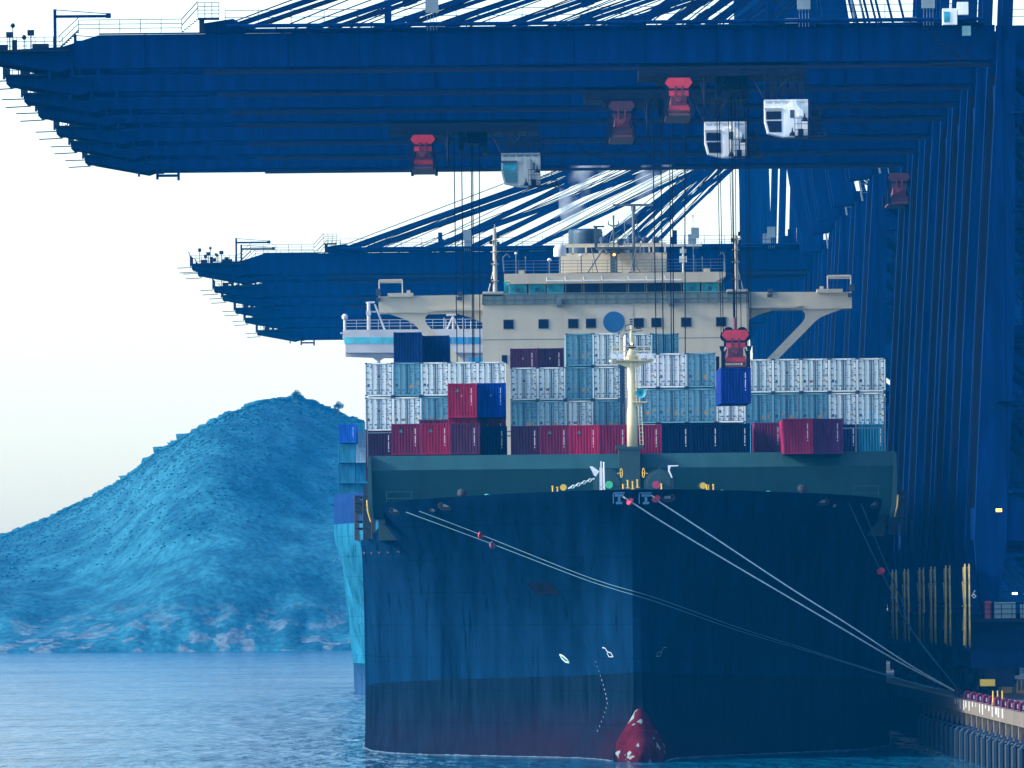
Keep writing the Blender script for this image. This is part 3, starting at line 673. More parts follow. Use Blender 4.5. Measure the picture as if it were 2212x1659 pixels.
    m.tube((a.x, D+6.1, a.z), (a.x, D+6.1, zr), .10, 8); m.box(a.x-.35, a.x+.35, D+5.8, D+6.5, a.z-1.5, a.z-.9); m.box(a.x-.3, a.x+.3, D+5.8, D+6.4, a.z-.6, a.z-.2)
    sub(m, 'radar_scanner', mat('radar_pale', (.55, .62, .6), .5))
    for x, y in ((320, 482), (1545, 470), (1606, 485), (1538, 180), (975, 520), (1220, 505)):
        m = MB(); a = P(*Z5(x, y), D+5); m.tube(a, (a.x, D+5, zr), .03, 5); m.lathe(a, (0, 0, 1), [(0, .06), (.25, .06)], 6); sub(m, 'whip_antenna', grey)
    for x in (290, 1640, 1045): m = MB(); a = P(*Z5(x, 565), D+3); m.box(a.x-.3, a.x+.3, D+3, D+4, zr, zr+.4); sub(m, 'roof_locker', cream)
    # corner light masts
    for x, yt, yb in ((95, 262, 720), (1850, 315, 705)):
        m = MB(); a, b = P(*Z5(x, yt), D-1), P(*Z5(x, yb), D-1)
        m.lathe((a.x, D-1, b.z), (0, 0, 1), [(0, .22), (a.z-b.z, .17), (a.z-b.z, .05), (a.z-b.z+.4, .04)], 12)
        s = 1 if x > 900 else -1
        m.tube((a.x, D-1, b.z+2.6), (a.x-s*(-.65), D-1, b.z), .06) ; m.tube((a.x, D-1, b.z+1.0), (a.x+s*.45, D-1, b.z+1.0), .05)
        for h in (.95, 2.6, 3.8, 4.9): m.lathe((a.x, D-1, b.z+h), (0, 0, 1), [(0, .2), (.05, .4), (.1, .4)], 10)
        p = sub(m, 'light_mast', cream)
        q = MB()
        for h, t in ((.8, -1), (2.6, -1), (4.6, -1), (3.1, 1), (4.4, 1), (5.2, 1)): q.box(a.x+t*.35-.14, a.x+t*.35+.14, D-1.2, D-.9, b.z+h, b.z+h+.42)
        q.build('signal_lantern', black, p)
    # bridge wings
    for s in (-1, 1):
        def W(pts): return [(Xs+s*(P(u, v, D+1).x-9.25), P(u, v, D+1).z) for u, v in pts]
        beam = W([(1612, 630.6), (1840, 630.6), (1840, 666), (1823, 666), (1735, 668), (1617, 668)])
        m = MB(); m.prism(beam, D+1, 5)
        m.prism(W([(1612, 668), (1672, 668), (1640, 678), (1612, 692)]), D+1.4, 4)
        m.prism(W([(1612, 660), (1732, 660), (1720, 665), (1612, 665)]), D+.4, .6)
        br = [(1823, 666), (1797.5, 674.6), (1777, 683), (1763.4, 691.7), (1685.4, 771), (1640, 817), (1615, 817), (1661, 771), (1735, 694.5), (1739.5, 687), (1740.7, 680), (1739, 674), (1734, 669.5), (1723.6, 667.6)]
        m.prism(W(br), D+1.2, 2.2)
        m.box(Xs+s*12.6-.3, Xs+s*12.6+.3, D+1, D+6, P(1330, 830, D).z, P(1330, 640, D).z)
        p = sub(m, 'bridge_wing', cream)
        f = MB(); X = lambda u: Xs+s*(P(u, 640, D+1).x-9.25); zt2 = P(1800, 630.6, D).z
        f.box(min(X(1765), X(1820)), max(X(1765), X(1820)), D+.6, D+3, zt2-.05, zt2+.32)
        f.box(X(1775)-.18, X(1775)+.18, D+1, D+1.3, zt2+.3, zt2+.6)
        f.build('wing_locker', cream, p)
        f = MB(); xa, xb = X(1788), X(1838); f.tube((xa, D+1, zt2), (xa, D+1, zt2+1.6), .07, 6); f.tube((xb, D+1, zt2-.3), (xb, D+1, zt2+1.6), .07, 6); f.tube((xa, D+1, zt2+1.6), (xb, D+1, zt2+1.6), .08, 6); f.tube((xa, D+1, zt2+1.35), (xb, D+1, zt2+1.35), .05, 6); f.tube((xa, D+4, zt2+1.6), (xb, D+4, zt2+1.6), .06, 6)
        f.build('wing_frame', cream, p)
        f = MB(); f.box(xb+s*.1-.25, xb+s*.1+.25, D+.6, D+1, zt2+.1, zt2+.75); f.box(xb-.3, xb+.1, D+.6, D+.9, zt2-.5, zt2-.1); f.build('search_light', mark_d, p)
        f = MB(); x = X(1664); f.box(x-.22, x+.22, D+.6, D+1, zt2, zt2+.4); f.box(x-.3, x+.2, D+.5, D+.9, zt2-.45, zt2-.1); f.build('floodlight', mark_d, p)
        f = MB(); x0, x1 = X(1612), X(1625); f.box(min(X(1570), X(1615)), max(X(1570), X(1615)), D-.2, D+2, zt2-.1, zt2+.35); f.build('wing_step', mat('cream_trim3', (.6, .56, .45), .5), p)
deckhouse()

def smoke():
    m = bpy.data.materials.new('thin_smoke'); m.use_nodes = True; n = m.node_tree; n.nodes.remove(n.nodes['Principled BSDF'])
    pv = n.nodes.new('ShaderNodeVolumePrincipled'); pv.inputs['Color'].default_value = (.75, .85, .95, 1)
    tc = n.nodes.new('ShaderNodeTexCoord'); nz = n.nodes.new('ShaderNodeTexNoise'); nz.inputs['Scale'].default_value = .55; nz.inputs['Detail'].default_value = 4
    n.links.new(tc.outputs['Object'], nz.inputs[0]); mr = n.nodes.new('ShaderNodeMapRange'); mr.inputs[1].default_value = .47; mr.inputs[2].default_value = .75; mr.inputs[4].default_value = .9
    n.links.new(nz.outputs[0], mr.inputs[0]); n.links.new(mr.outputs[0], pv.inputs['Density']); n.links.new(pv.outputs[0], n.nodes['Material Output'].inputs['Volume'])
    for pts in (((1228, 488, .6), (1235, 460, 1.3), (1240, 425, 1.6), (1250, 390, 1.9), (1275, 352, 2.3)), ((1350, 500, .35), (1362, 465, .8), (1385, 420, 1.2), (1405, 380, 1.5), (1425, 350, 1.7))):
        mb = MB()
        prev = None; vs = []
        for (u, v, r) in pts:
            c = P(u, v, 957)
            vs += [c+Vector((math.cos(t*math.pi/8)*r, math.sin(t*math.pi/8)*r*.8, 0)) for t in range(16)]
        k = len(pts); mb.add(vs, [(j*16+i, j*16+(i+1) % 16, (j+1)*16+(i+1) % 16, (j+1)*16+i) for j in range(k-1) for i in range(16)]+[list(range(15, -1, -1)), list(range((k-1)*16, k*16))])
        tag(mb.build('funnel_smoke', m), 'thin pale smoke rising from the funnel of the ship' if pts[0][0] < 1300 else 'faint second wisp of smoke behind the radar mast', kind='stuff')
smoke()

# ---------------------------------------------------------------- containers
CW = 2.44
PROTO = {}
def dry_proto(col, h, l, mk):
    key = ('dry', col, h, l, mk)
    if key in PROTO: return PROTO[key]
    m = mat('box_'+'_'.join(str(c) for c in col), col, .7, var=.3, scale=.9, streak=1, spec=.03)
    mb = MB(); w_ = CW/2; z0, z1 = 0, h; fp = .11
    mb.box(-w_, w_, .10, l, .02, h-.005)
    for x in (-w_, w_-fp): mb.box(x, x+fp, 0, .14, 0, h)
    mb.box(-w_+fp, w_-fp, 0.01, .13, h-.12, h-.01); mb.box(-w_+fp, w_-fp, 0.01, .13, .0, .16)
    n = 9; ww = (CW-2*fp)/n; vs = []; x = -w_+fp
    for i in range(n):
        vs += [(x, .035), (x+ww*.4, .035), (x+ww*.52, .085), (x+ww*.88, .085)]; x += ww
    vs.append((x, .035))
    vv = [(a, b, .16) for a, b in vs]+[(a, b, h-.12) for a, b in vs]; k = len(vs)
    mb.add(vv, [(i, i+1, k+i+1, k+i) for i in range(k-1)])
    for x in (-w_, w_-.18):
        for z in (-.01, h-.11): mb.box(x-.003, x+.183, -.012, .17, z, z+.12)
    r = thing('dry_container', (0, 0, 0), 'x', 'container'); mb.build('box', m, r)
    mk_ = MB()
    rn = random.Random(hash(key) % 999)
    if mk != 'none':
        x = w_*.60; z = h-.42
        for q in range(13):
            if q in (4, 11): z -= .1; continue
            mk_.box(x, x+.07, .018, .03, z-.085, z); z -= .115
            if q % 3: mk_.box(x+.015, x+.05, .016, .03, z+.03, z+.05)
    o = None
    if mk_.v: o = mk_.build('serial_marking', mark_w if sum(col) > .05 else ropeb, r)
    if 'tri' in mk:
        t = MB(); t.prism([(-w_*.48, h-.72), (-w_*.18, h-.72), (-w_*.33, h-.42)], .015, .02); t.build('triangle_emblem', mat('emblem_teal', (.02, .16, .15), .5), r)
    if 'warn' in mk:
        t = MB(); t.prism([(-w_*.1, h*.62), (w_*.02, h*.62), (-w_*.04, h*.62+.15)], .015, .02); t.build('warning_sign', mat('warn_pale', (.6, .42, .2), .6), r)
    PROTO[key] = r; return r
def reefer_proto(col, var, txt, sgn):
    key = ('reef', col, var, txt, sgn)
    if key in PROTO: return PROTO[key]
    h, l = 2.9, 12.19; w_ = CW/2
    shell = mat('reefer_%s' % col, {'white': (.84, .93, .88), 'grey': (.13, .36, .46), 'pale': (.40, .64, .70)}[col], .5, var=.10, scale=.9, streak=1)
    frame = mat('reefer_frame', (.02, .07, .12), .5); hing = mat('reefer_hinge', (.05, .15, .22), .4)
    r = thing('refrigerated_container', (0, 0, 0), 'x', 'container')
    mb = MB(); mb.box(-w_, w_, .12, l, .02, h-.005)
    mb.box(-w_+.1, w_-.1, .02, .13, h-.13, h-.005); mb.box(-w_+.1, w_-.1, .02, .13, 0, .13)
    for x in (-w_, w_-.1): mb.box(x, x+.1, 0, .14, 0, h)
    mb.build('box', shell, r)
    fm = MB()
    for x in (-w_+.10, w_-.145): fm.box(x, x+.045, .03, .10, .12, h-.12)
    fm.box(-w_+.1, w_-.1, .03, .10, h-.165, h-.125); fm.box(-w_+.1, w_-.1, .03, .10, .115, .155)
    for x in (-.045, .015): fm.box(x, x+.03, .03, .10, .15, h-.16)
    for q in range(6): fm.box(-w_+.15+q*.075, -w_+.2+q*.075, .012, .03, h-.075, h-.035); fm.box(w_-.2-q*.075, w_-.15-q*.075, .012, .03, h-.075, h-.035)
    for x in (-w_, w_-.18):
        for z in (-.01, h-.11): fm.box(x-.003, x+.183, -.012, .17, z, z+.12)
    fm.build('door_frame', frame, r)
    for s in (-1, 1):
        d = MB(); a, b = sorted((s*.05, s*(w_-.15))); d.box(a, b, .055, .12, .16, h-.17); dr = d.build('door', shell, r)
        q = MB()
        for xf in (.10 if False else .17, .62):
            x = s*xf; q.tube((x, .03, .14), (x, .03, h-.14), .022, 6)
            for z in (.2, .55, 1.0, 1.45, 1.9, 2.35, 2.68): q.box(x-.045, x+.045, .01, .055, z-.03, z+.03)
            for z in (.24, 2.62): q.box(x-.045, x+.045, .01, .055, z-.11, z+.11)
        for x in (s*.30, s*.78): q.box(x-.15, x+.15, .012, .05, .50, .535); q.box(x-.03, x+.03, .005, .05, .45, .6)
        for z in (.3, .88, 1.46, 2.04, 2.6): a, b = sorted((s*(w_-.14), s*(w_-.33))); q.box(a, b, .005, .055, z-.045, z+.045)
        q.build('lock_rods', hing, dr)
    k = MB()
    cols_ = [mark_d, mark_o, mat('mark_brown', (.25, .13, .05), .6), mat('mark_blue', (.01, .05, .22), .6), mark_w]
    y = .048
    put_text(k, txt.split('|')[0], .2, y, h-.62, .20)
    if '|' in txt: put_text(k, txt.split('|')[1], .2, y, h-.86, .20)
    rn = random.Random(var*7+1)
    for i in range(6):
        z = h-1.05-i*.11; k.box(.68, .68+rn.uniform(.12, .25), y-.003, y+.005, z, z+.035); k.box(.95, 1.02, y-.003, y+.005, z, z+.03)
        if i % 2: k.box(.26, .26+rn.uniform(.1, .22), y-.003, y+.005, z-.1, z-.06)
    k.box(-1.0, -.82, y-.003, y+.005, .82, 1.06)
    if var % 2: k.lathe((-.75+var*.06, y, h-.42 if var % 3 else 1.9), (0, -1, 0), [(0, .05), (.006, .05)], 10)
    k.cur = 1
    for (x, z) in (((.82, .95),) if 't' in sgn else ())+(((-.35, .95),) if 'T' in sgn else ()):
        k.prism([(x-.12, z), (x+.12, z), (x, z+.22)], y-.004, .008); k.cur = 0; k.prism([(x-.03, z+.03), (x+.03, z+.03), (x, z+.15)], y-.008, .004); k.cur = 1
    if 'd' in sgn: k.prism([(.85, 1.0), (.97, .88), (.85, .76), (.73, .88)], y-.004, .008)
    if 'o' in sgn: k.cur = 1; k.box(.22, .44, y-.004, y+.004, .72, .98)
    if 's' in sgn: k.cur = 1; k.box(-.95, -.84, y-.004, y+.004, .26, .36)
    if 'b' in sgn: k.cur = 2; k.box(-.5, -.22, y-.004, y+.004, .82, 1.02)
    if 'k' in sgn: k.cur = 0; k.box(-.09, .09, y-.03, y+.004, 1.62, 1.8)
    if 'u' in sgn: k.cur = 3; k.box(-.72, -.57, y-.004, y+.004, .75, 1.0)
    k.build('markings', cols_, r)
    PROTO[key] = r; return r
USED = set()
GRP = 'containers stacked on the bow of the ship'
def place(proto, x, D, z, label, rz=0, group=GRP):
    if proto.name in USED: o = copy_tree(proto)
    else: o = proto; USED.add(proto.name)
    o.location = (x, D, z); o.rotation_euler = (0, 0, rz); o['label'] = label; o['group'] = group
    return o
OR = ['leftmost', 'second', 'third', 'fourth', 'fifth', 'sixth', 'seventh', 'eighth', 'ninth']
BASE, PITCH = 24.7, 3.0
WTXT = ['MORU|061178 0', 'CAXU 540838 5', '2138', 'CAXU 540878 1', 'CHIU 908856 4', 'MORU|580370 1', 'LAIU 910714 8', 'TMORU|0499', '685', '1194 871', '917', 'TCLU 480017']
GTXT = ['CRXU 691970|45R1', 'TRIU 914497|45R1', 'CRLU 549604|45R1', 'TGHU 828416|45R1']
RC = 0
def reefer_row(edges, D, tier, cols, rowname, block, start=0):
    global RC
    for i, (a, b) in enumerate(zip(edges, edges[1:])):
        c = cols[i]
        if c == '.': continue
        RC += 1
        col = {'w': 'white', 'g': 'grey', 'p': 'pale'}[c]
        z = BASE+PITCH*tier; vr = RC % 5
        v = CV-(z+2.9-EYE)*F/D
        cx = P((a+b)/2, v, D).x
        t = (WTXT if c == 'w' else GTXT)[RC % (len(WTXT) if c == 'w' else len(GTXT))]
        if (tier, block, i) == (2, 'left', 0): t = WTXT[0]
        if (tier, block, i) == (3, 'middle', 3): t = WTXT[5]
        sg = ['t', 'tk', 'tb', 'tu', 'ts'][vr] if c == 'w' else ['tod', 'Tos', 'tos', 'Tod', 'toT'][vr]
        nm = {'w': 'white', 'g': 'blue-grey', 'p': 'pale blue'}[c]
        place(reefer_proto(col, vr, t, sg), cx, D, z, '%s refrigerated container, %s from left in the %s row of the %s stack' % (nm, OR[i+start], rowname, block) if i+start else
              '%s refrigerated container at the left end of the %s row of the %s stack' % (nm, rowname, block))
def zx(Z, xs): return [Z(x, 300)[0] for x in xs]
E = zx(ZA, [257, 462, 667, 872, 1077, 1282])
reefer_row(E, 836, 2, 'wgwww', 'upper', 'left'); reefer_row(E, 836, 1, 'wwg..', 'lower', 'left')
E = zx(ZA, [1315, 1514, 1715, 1916, 2112])
reefer_row(E, 858, 3, '..gw', 'top', 'middle'); reefer_row(E, 858, 2, 'wwgw', 'second', 'middle'); reefer_row(E, 858, 1, 'gpwg', 'third', 'middle')
E = zx(ZB, [152, 359, 568, 783, 1000])
reefer_row(E, 813, 2, 'wwg.', 'upper', 'centre'); reefer_row(E, 813, 1, 'gggw', 'middle', 'centre'); reefer_row(E, 813, 0, 'wgww', 'bottom', 'centre')
E = zx(ZB, [995, 1197, 1402, 1609, 1812, 2014])
reefer_row(E, 836, 2, 'wwwww', 'upper', 'right'); reefer_row(E, 836, 1, 'gggww', 'lower', 'right')
# two reefers far back beside the foremast top
for x0, x1, c, lb in ((125, 316, 'w', 'white refrigerated container high behind the top of the foremast'), (317, 513, 'g', 'blue-grey refrigerated container against the bridge, right of the foremast top')):
    D = 872; u = (ZB(x0, 0)[0]+ZB(x1, 0)[0])/2; v = ZB(0, 103)[1]
    p = P(u, v, D); place(reefer_proto('white' if c == 'w' else 'grey', 3, 'LAIU 910714 8' if c == 'w' else GTXT[1], 'tb' if c == 'w' else 'tod'), p.x, D, p.z-2.9, lb)
def dry(Z, x0, x1, ytop, D, col, label, h=2.59, l=12.19, mk='serial', rz=0, cxu=None):
    u = (Z(x0, 0)[0]+Z(x1, 0)[0])/2; p = P(u, Z(0, ytop)[1], D)
    place(dry_proto(col, h, l, mk), p.x, D, p.z-h, label, rz)
NAVY, BLUE, CRIM, MAR, PURP, DKP = (.004, .012, .05), (.008, .05, .24), (.30, .012, .05), (.17, .015, .05), (.085, .022, .055), (.045, .014, .04)
NV2 = (.005, .022, .10); BL2 = (.006, .045, .30); TEALB = (.03, .22, .36)
dry(ZA, 467, 667, 94, 838, NV2, 'navy container standing on top of the left stack, the taller of two', mk='none')
dry(ZA, 671, 872, 118, 850, NV2, 'navy container on the left stack, right of a taller navy one', mk='none')
dry(ZA, 263, 468, 808, 836, DKP, 'dark maroon container at the outer left edge of the lowest row')
dry(ZA, 263, 468, 958, 838, DKP, 'dark maroon container mostly hidden behind the left end of the breakwater', mk='none')
dry(ZA, 450, 663, 760, 798, MAR, 'dull red container with dark triangle, leftmost along the green breakwater', mk='serial tri')
dry(ZA, 664, 877, 757, 798, CRIM, 'bright red container with dark triangle between dull red and plum boxes', mk='serial tri')
dry(ZA, 879, 1093, 756, 798, PURP, 'plum coloured container below the stacked red one at the breakwater')
dry(ZA, 1083, 1290, 778, 811, NAVY, 'dark navy container beside the gap left of centre on the breakwater', h=2.59, l=6.06, mk='serial')
dry(ZA, 652, 861, 729, 818, PURP, 'plum container of which only the top edge shows behind a bright red one', mk='none')
dry(ZA, 862, 1070, 722, 812, CRIM, 'red container sandwiched under the tall red box, only its top showing', h=2.9)
dry(ZA, 1074, 1283, 720, 819, MAR, 'red container with triangle lying under the bright blue box', h=2.9, mk='serial tri')
dry(ZA, 861, 1069, 466, 810, CRIM, 'crimson container with triangle standing in front of the white reefers', h=2.9, mk='serial tri warn')
dry(ZA, 1073, 1282, 463, 812, BL2, 'bright blue container next to the crimson one before the reefers', h=2.9, mk='serial warn')
dry(ZA, 1315, 1507, 212, 873, PURP, 'plum container resting high against the bridge, left one of a pair', mk='serial warn')
dry(ZA, 1509, 1706, 210, 873, DKP, 'dark purple container high against the bridge, right one of a pair', mk='serial warn')
dry(ZA, 1318, 1532, 775, 798, DKP, 'blackish purple container right of the narrow gap on the breakwater')
dry(ZA, 1532, 1743, 770, 797, MAR, 'dull red container with triangle left of the brightest pink-red box', mk='serial tri')
dry(ZA, 1745, 1957, 769, 797, (.40, .016, .07), 'brightest pink-red container with triangle along the breakwater', mk='serial tri')
dry(ZA, 1958, 2172, 767, 797, (.22, .014, .055), 'red container immediately left of the foremast')
dry(ZB, 175, 388, 766, 797, (.22, .014, .055), 'red container with triangle immediately right of the foremast', mk='serial tri')
dry(ZB, 389, 603, 762, 797, NAVY, 'dark navy container, first of three in a row right of the foremast')
dry(ZB, 604, 818, 759, 797, NAVY, 'dark navy container, middle one of three right of the foremast')
dry(ZB, 819, 1032, 757, 797, NAVY, 'dark navy container, last of three right of the foremast')
dry(ZB, 1036, 1240, 768, 834, TEALB, 'light blue container showing only as a sliver between navy and maroon', mk='none')
dry(ZB, 1065, 1270, 750, 806, (.14, .02, .07), 'dark maroon container left of the big crimson one, on the right')
dry(ZB, 1273, 1490, 722, 790, (.24, .012, .06), 'crimson container standing tall near the right end of the breakwater', h=2.9)
dry(ZB, 1492, 1707, 722, 791, (.09, .02, .085), 'purple container touching the tall crimson one on its right', h=2.9)
dry(ZB, 1618, 1819, 764, 834, (.012, .02, .09), 'dark navy container partly behind the purple one on the right')
dry(ZB, 1818, 2016, 762, 834, TEALB, 'steel blue container at the far right end of the lowest row')

# lashing bridges between the bays
lb = MB()
for D in (832, 854):
    for x in [XC-22.4+i*2.49 for i in range(19)]: lb.box(x-.05, x+.05, D, D+.2, 24.5, 30.2)
    lb.box(XC-22.4, XC+22.4, D, D+.6, 27.4, 27.5)
lb.build('lashing_bridge', grey, ship, True)
x0 = P(*ZB(104, 600), 857).x
lb = MB(); lb.box(x0-.22, x0+.22, 857, 858, 24.5, 34.2)
for i in range(30): lb.box(x0-.3, x0+.3, 856.9, 857, 25+i*.3, 25.06+i*.3)
lb.build('lashing_tower', mat('tower_blue', (.015, .06, .13), .5), ship, True)
rb = MB()
for (xa, za, xb, zb, D) in ((-14.3, 18.2, -13.2, 20.6, 815), (-14.3, 19.2, -12.6, 19.2, 815)): pass
for s in (-1, 1):
    X0 = XC+s*23.1; X1 = XC+s*21.7
    for D in (806, 812, 818, 824): 
        rb.box(min(X0, X1), max(X0, X1), D, D+.3, 20.3, 20.5)
        for x in (X0, X1, (X0+X1)/2): rb.tube((x, D, 18), (x, D, 21.7), .06, 5)
        for z in (19, 19.6, 21.1, 21.7): rb.tube((X0, D, z), (X1, D, z), .05, 5)
    rb.rail((X0, 806, 20.5), (X0, 900, 20.5), 1.1, 2, .04, 3)
    rb.box(min(X1, X1+s*.7), max(X1, X1+s*.7), 808, 811, 18.1, 22.6)
rb.build('side_gallery', mat('gallery_dark', (.008, .02, .035), .6), ship, True)

# ---------------------------------------------------------------- second ship behind
def second_ship():
    X2, HB = 3.4, 28.9
    s2 = thing('container_ship', (X2, 1400, 0), 'pale blue container ship moored behind the dark one, its left side showing', 'ship')
    hm2 = hull_mat('hull_pale_blue_paint', (.014, .12, .20), (.008, .045, .10), 4.3, 0, redc=(.08, .10, .22))
    navy2 = mat('ship2_upper_band', (.010, .034, .12), .7, spec=0)
    mb = MB(); ds = [0, 4, 10, 18, 26, 34, 42, 52, 66, 84, 110, 200, 320]; NJ = 22
    tb = [(0, .3), (15, 14), (35, 24), (60, 28.9)]; lo = [(0, .3), (30, 8), (60, 18), (90, 25), (130, 28.8)]
    for side in (-1, 1):
        vs = [(X2+side*(interp(lo, d)*(1-g)+interp(tb, d)*g), 1235+d, -2+(27.3+2)*j/NJ) for j in range(NJ+1) for g in [max(0, min(1, (j/NJ*29.3-4)/19))**.8] for d in ds]
        W = len(ds); fs = [(j*W+i, j*W+i+1, (j+1)*W+i+1, (j+1)*W+i) for j in range(NJ) for i in range(W-1)]
        mb.add(vs, fs if side < 0 else [f[::-1] for f in fs])
    W = len(ds); n1 = (NJ+1)*W
    mb.f += [[j*W, (j+1)*W, n1+(j+1)*W, n1+j*W] for j in range(NJ)]; mb.mi += [0]*NJ
    top = NJ*W; mb.f += [[top+i, top+i+1, n1+top+i+1, n1+top+i] for i in range(W-1)]; mb.mi += [0]*(W-1)
    for k, f in enumerate(mb.f):
        if min(mb.v[i].z for i in f) > 22.4: mb.mi[k] = 1
    mb.build('hull', [hm2, navy2], s2, True, True)
    pm = MB()
    for (u, v) in ((722, 1213), (732, 1211), (742, 1209), (752, 1211), (762, 1209)):
        p = P(u, v, 1362); pm.tube(p, p+Vector((.25, 0, .3)), .1, 5)
    pm.build('freeing_port_row', mark_d, s2, True)
    # bridge
    D = 1385; cr = mat('ship2_cream', (.62, .60, .55), .5, var=.06); q = D/F
    b = MB(); b.ppx([Z4(1112, 922), Z4(2300, 912), Z4(2300, 1075), Z4(1128, 1075), Z4(1128, 1020), Z4(1108, 975)], D, 6)
    b.ppx([Z4(1128, 1070), Z4(2300, 1070), Z4(2300, 1110), Z4(1370, 1108), Z4(1240, 1103), Z4(1128, 1098)], D+1.5, 4)
    b.ppx([Z4(1300, 1100), Z4(1400, 1100), Z4(1362, 1125), Z4(1365, 1200), Z4(1345, 1200), Z4(1342, 1130)], D+2, 2.5)
    c = P(1181, 700, D); b.box(c.x-14, c.x+14, D+1, D+12, 28, P(0, Z4(0, 915)[1], D).z-2)
    o = b.build('bridge', cr, s2, True)
    def sub(m, nm, ma): p = m.build(nm, ma, o); p.location = -Vector(s2.location); return p
    for x0, x1 in ((1120, 1190), (1196, 1285), (1291, 1380), (1386, 1450), (1620, 1680), (1686, 1770), (1776, 1845), (1853, 1940), (1948, 2035)):
        m = MB(); m.bpx(*Z4(x0, 970), *Z4(x1, 1015), D-.05, .05); sub(m, 'bridge_window', mat('ship2_glass', (.12, .62, .66), .2) if x0 < 1600 else mat('ship2_glass_b', (.03, .28, .5), .2))
    m = MB(); m.bpx(*Z4(1955, 1105), *Z4(2060, 1135), D-.05, .05); sub(m, 'side_window', mat('ship2_glass_b', (.03, .28, .5), .2))
    m = MB(); a, b_ = P(*Z4(1130, 920), D), P(*Z4(2300, 912), D); m.rail((a.x, D, a.z), (b_.x, D, a.z), 1.35, 1.5, .05, 3); sub(m, 'railing', cr)
    m = MB(); a = P(*Z4(1125, 925), D-1); m.tube(a, a+Vector((0, 0, 1.6)), .22, 8); m.lathe(a+Vector((0, 0, 1.5)), (0, 0, 1), [(0, .2), (.2, .42), (.6, .45), (.85, .2)], 10); m.box(a.x-.7, a.x+.6, D-1.3, D-.6, a.z-.5, a.z-.3); sub(m, 'search_light', cr)
    m = MB()
    a, b_ = P(*Z4(1285, 920), D+1), P(*Z4(1285, 738), D+1); m.tube(a, b_, .28, 8); m.tube(P(*Z4(1265, 740), D+1), P(*Z4(1325, 738), D+1), .14, 6); m.tube(P(*Z4(1325, 750), D+1), P(*Z4(1392, 920), D+1), .14, 6); m.tube(P(*Z4(1290, 800), D+1), P(*Z4(1335, 800), D+1), .12, 6); m.box(b_.x-.4, b_.x+.3, D+.6, D+1.4, b_.z-1.8, b_.z-1.2)
    sub(m, 'signal_mast', cr)
    m = MB(); t = P(*Z4(1850, 830), D+2)
    for x in (1810, 1890): m.tube(t, P(*Z4(x, 918), D+2), .12, 6)
    m.tube(t, P(*Z4(1850, 918), D+2), .14, 6); m.tube(P(*Z4(1805, 822), D+2), P(*Z4(1875, 818), D+2), .16, 6)
    for x, y in ((1790, 840), (1918, 840), (1970, 860), (1803, 855)): m.tube(P(*Z4(x, y), D+2), P(*Z4(x, 918), D+2), .06, 5)
    sub(m, 'radar_mast', cr)
    # its containers at the left edge
    ZC = Zm(0, 1450, 1.2287)
    G2 = 'containers on the ship behind'
    cols = {'b': (.02, .12, .50), 'c': (.04, .25, .36), 'w': (.30, .44, .50), 't': (.03, .20, .31)}
    def put(x0, y0, c, D, label, h=2.59):
        p = P(*ZC(x0, y0), D); place(dry_proto(cols[c], h, 12.19, 'serial' if c == 'b' else 'none'), p.x+CW/2, D, p.z-h, label, 0, G2)
    put(1642, 275, 'b', 1332, 'bright blue container at the top left corner of the farther ship')
    put(1638, 371, 'c', 1333, 'turquoise container just below the bright blue one on the farther ship')
    put(1637, 460, 't', 1334, 'teal container second from the bottom on the farther ship', 2.9)
    put(1640, 559, 't', 1335, 'teal container resting on the rail of the farther ship')
    put(1722, 270, 'c', 1346, 'turquoise container behind and right of the bright blue one')
    put(1733, 308, 'w', 1333, 'pale grey container beside the bright blue one on the farther ship')
    put(1726, 371, 'w', 1333, 'whitish container beside the turquoise one on the farther ship')
    put(1726, 461, 't', 1334, 'steel blue container beside the teal one on the farther ship', 2.9)
    put(1726, 559, 'c', 1335, 'lowest light blue container next to the dark ship, on the farther ship')
second_ship()

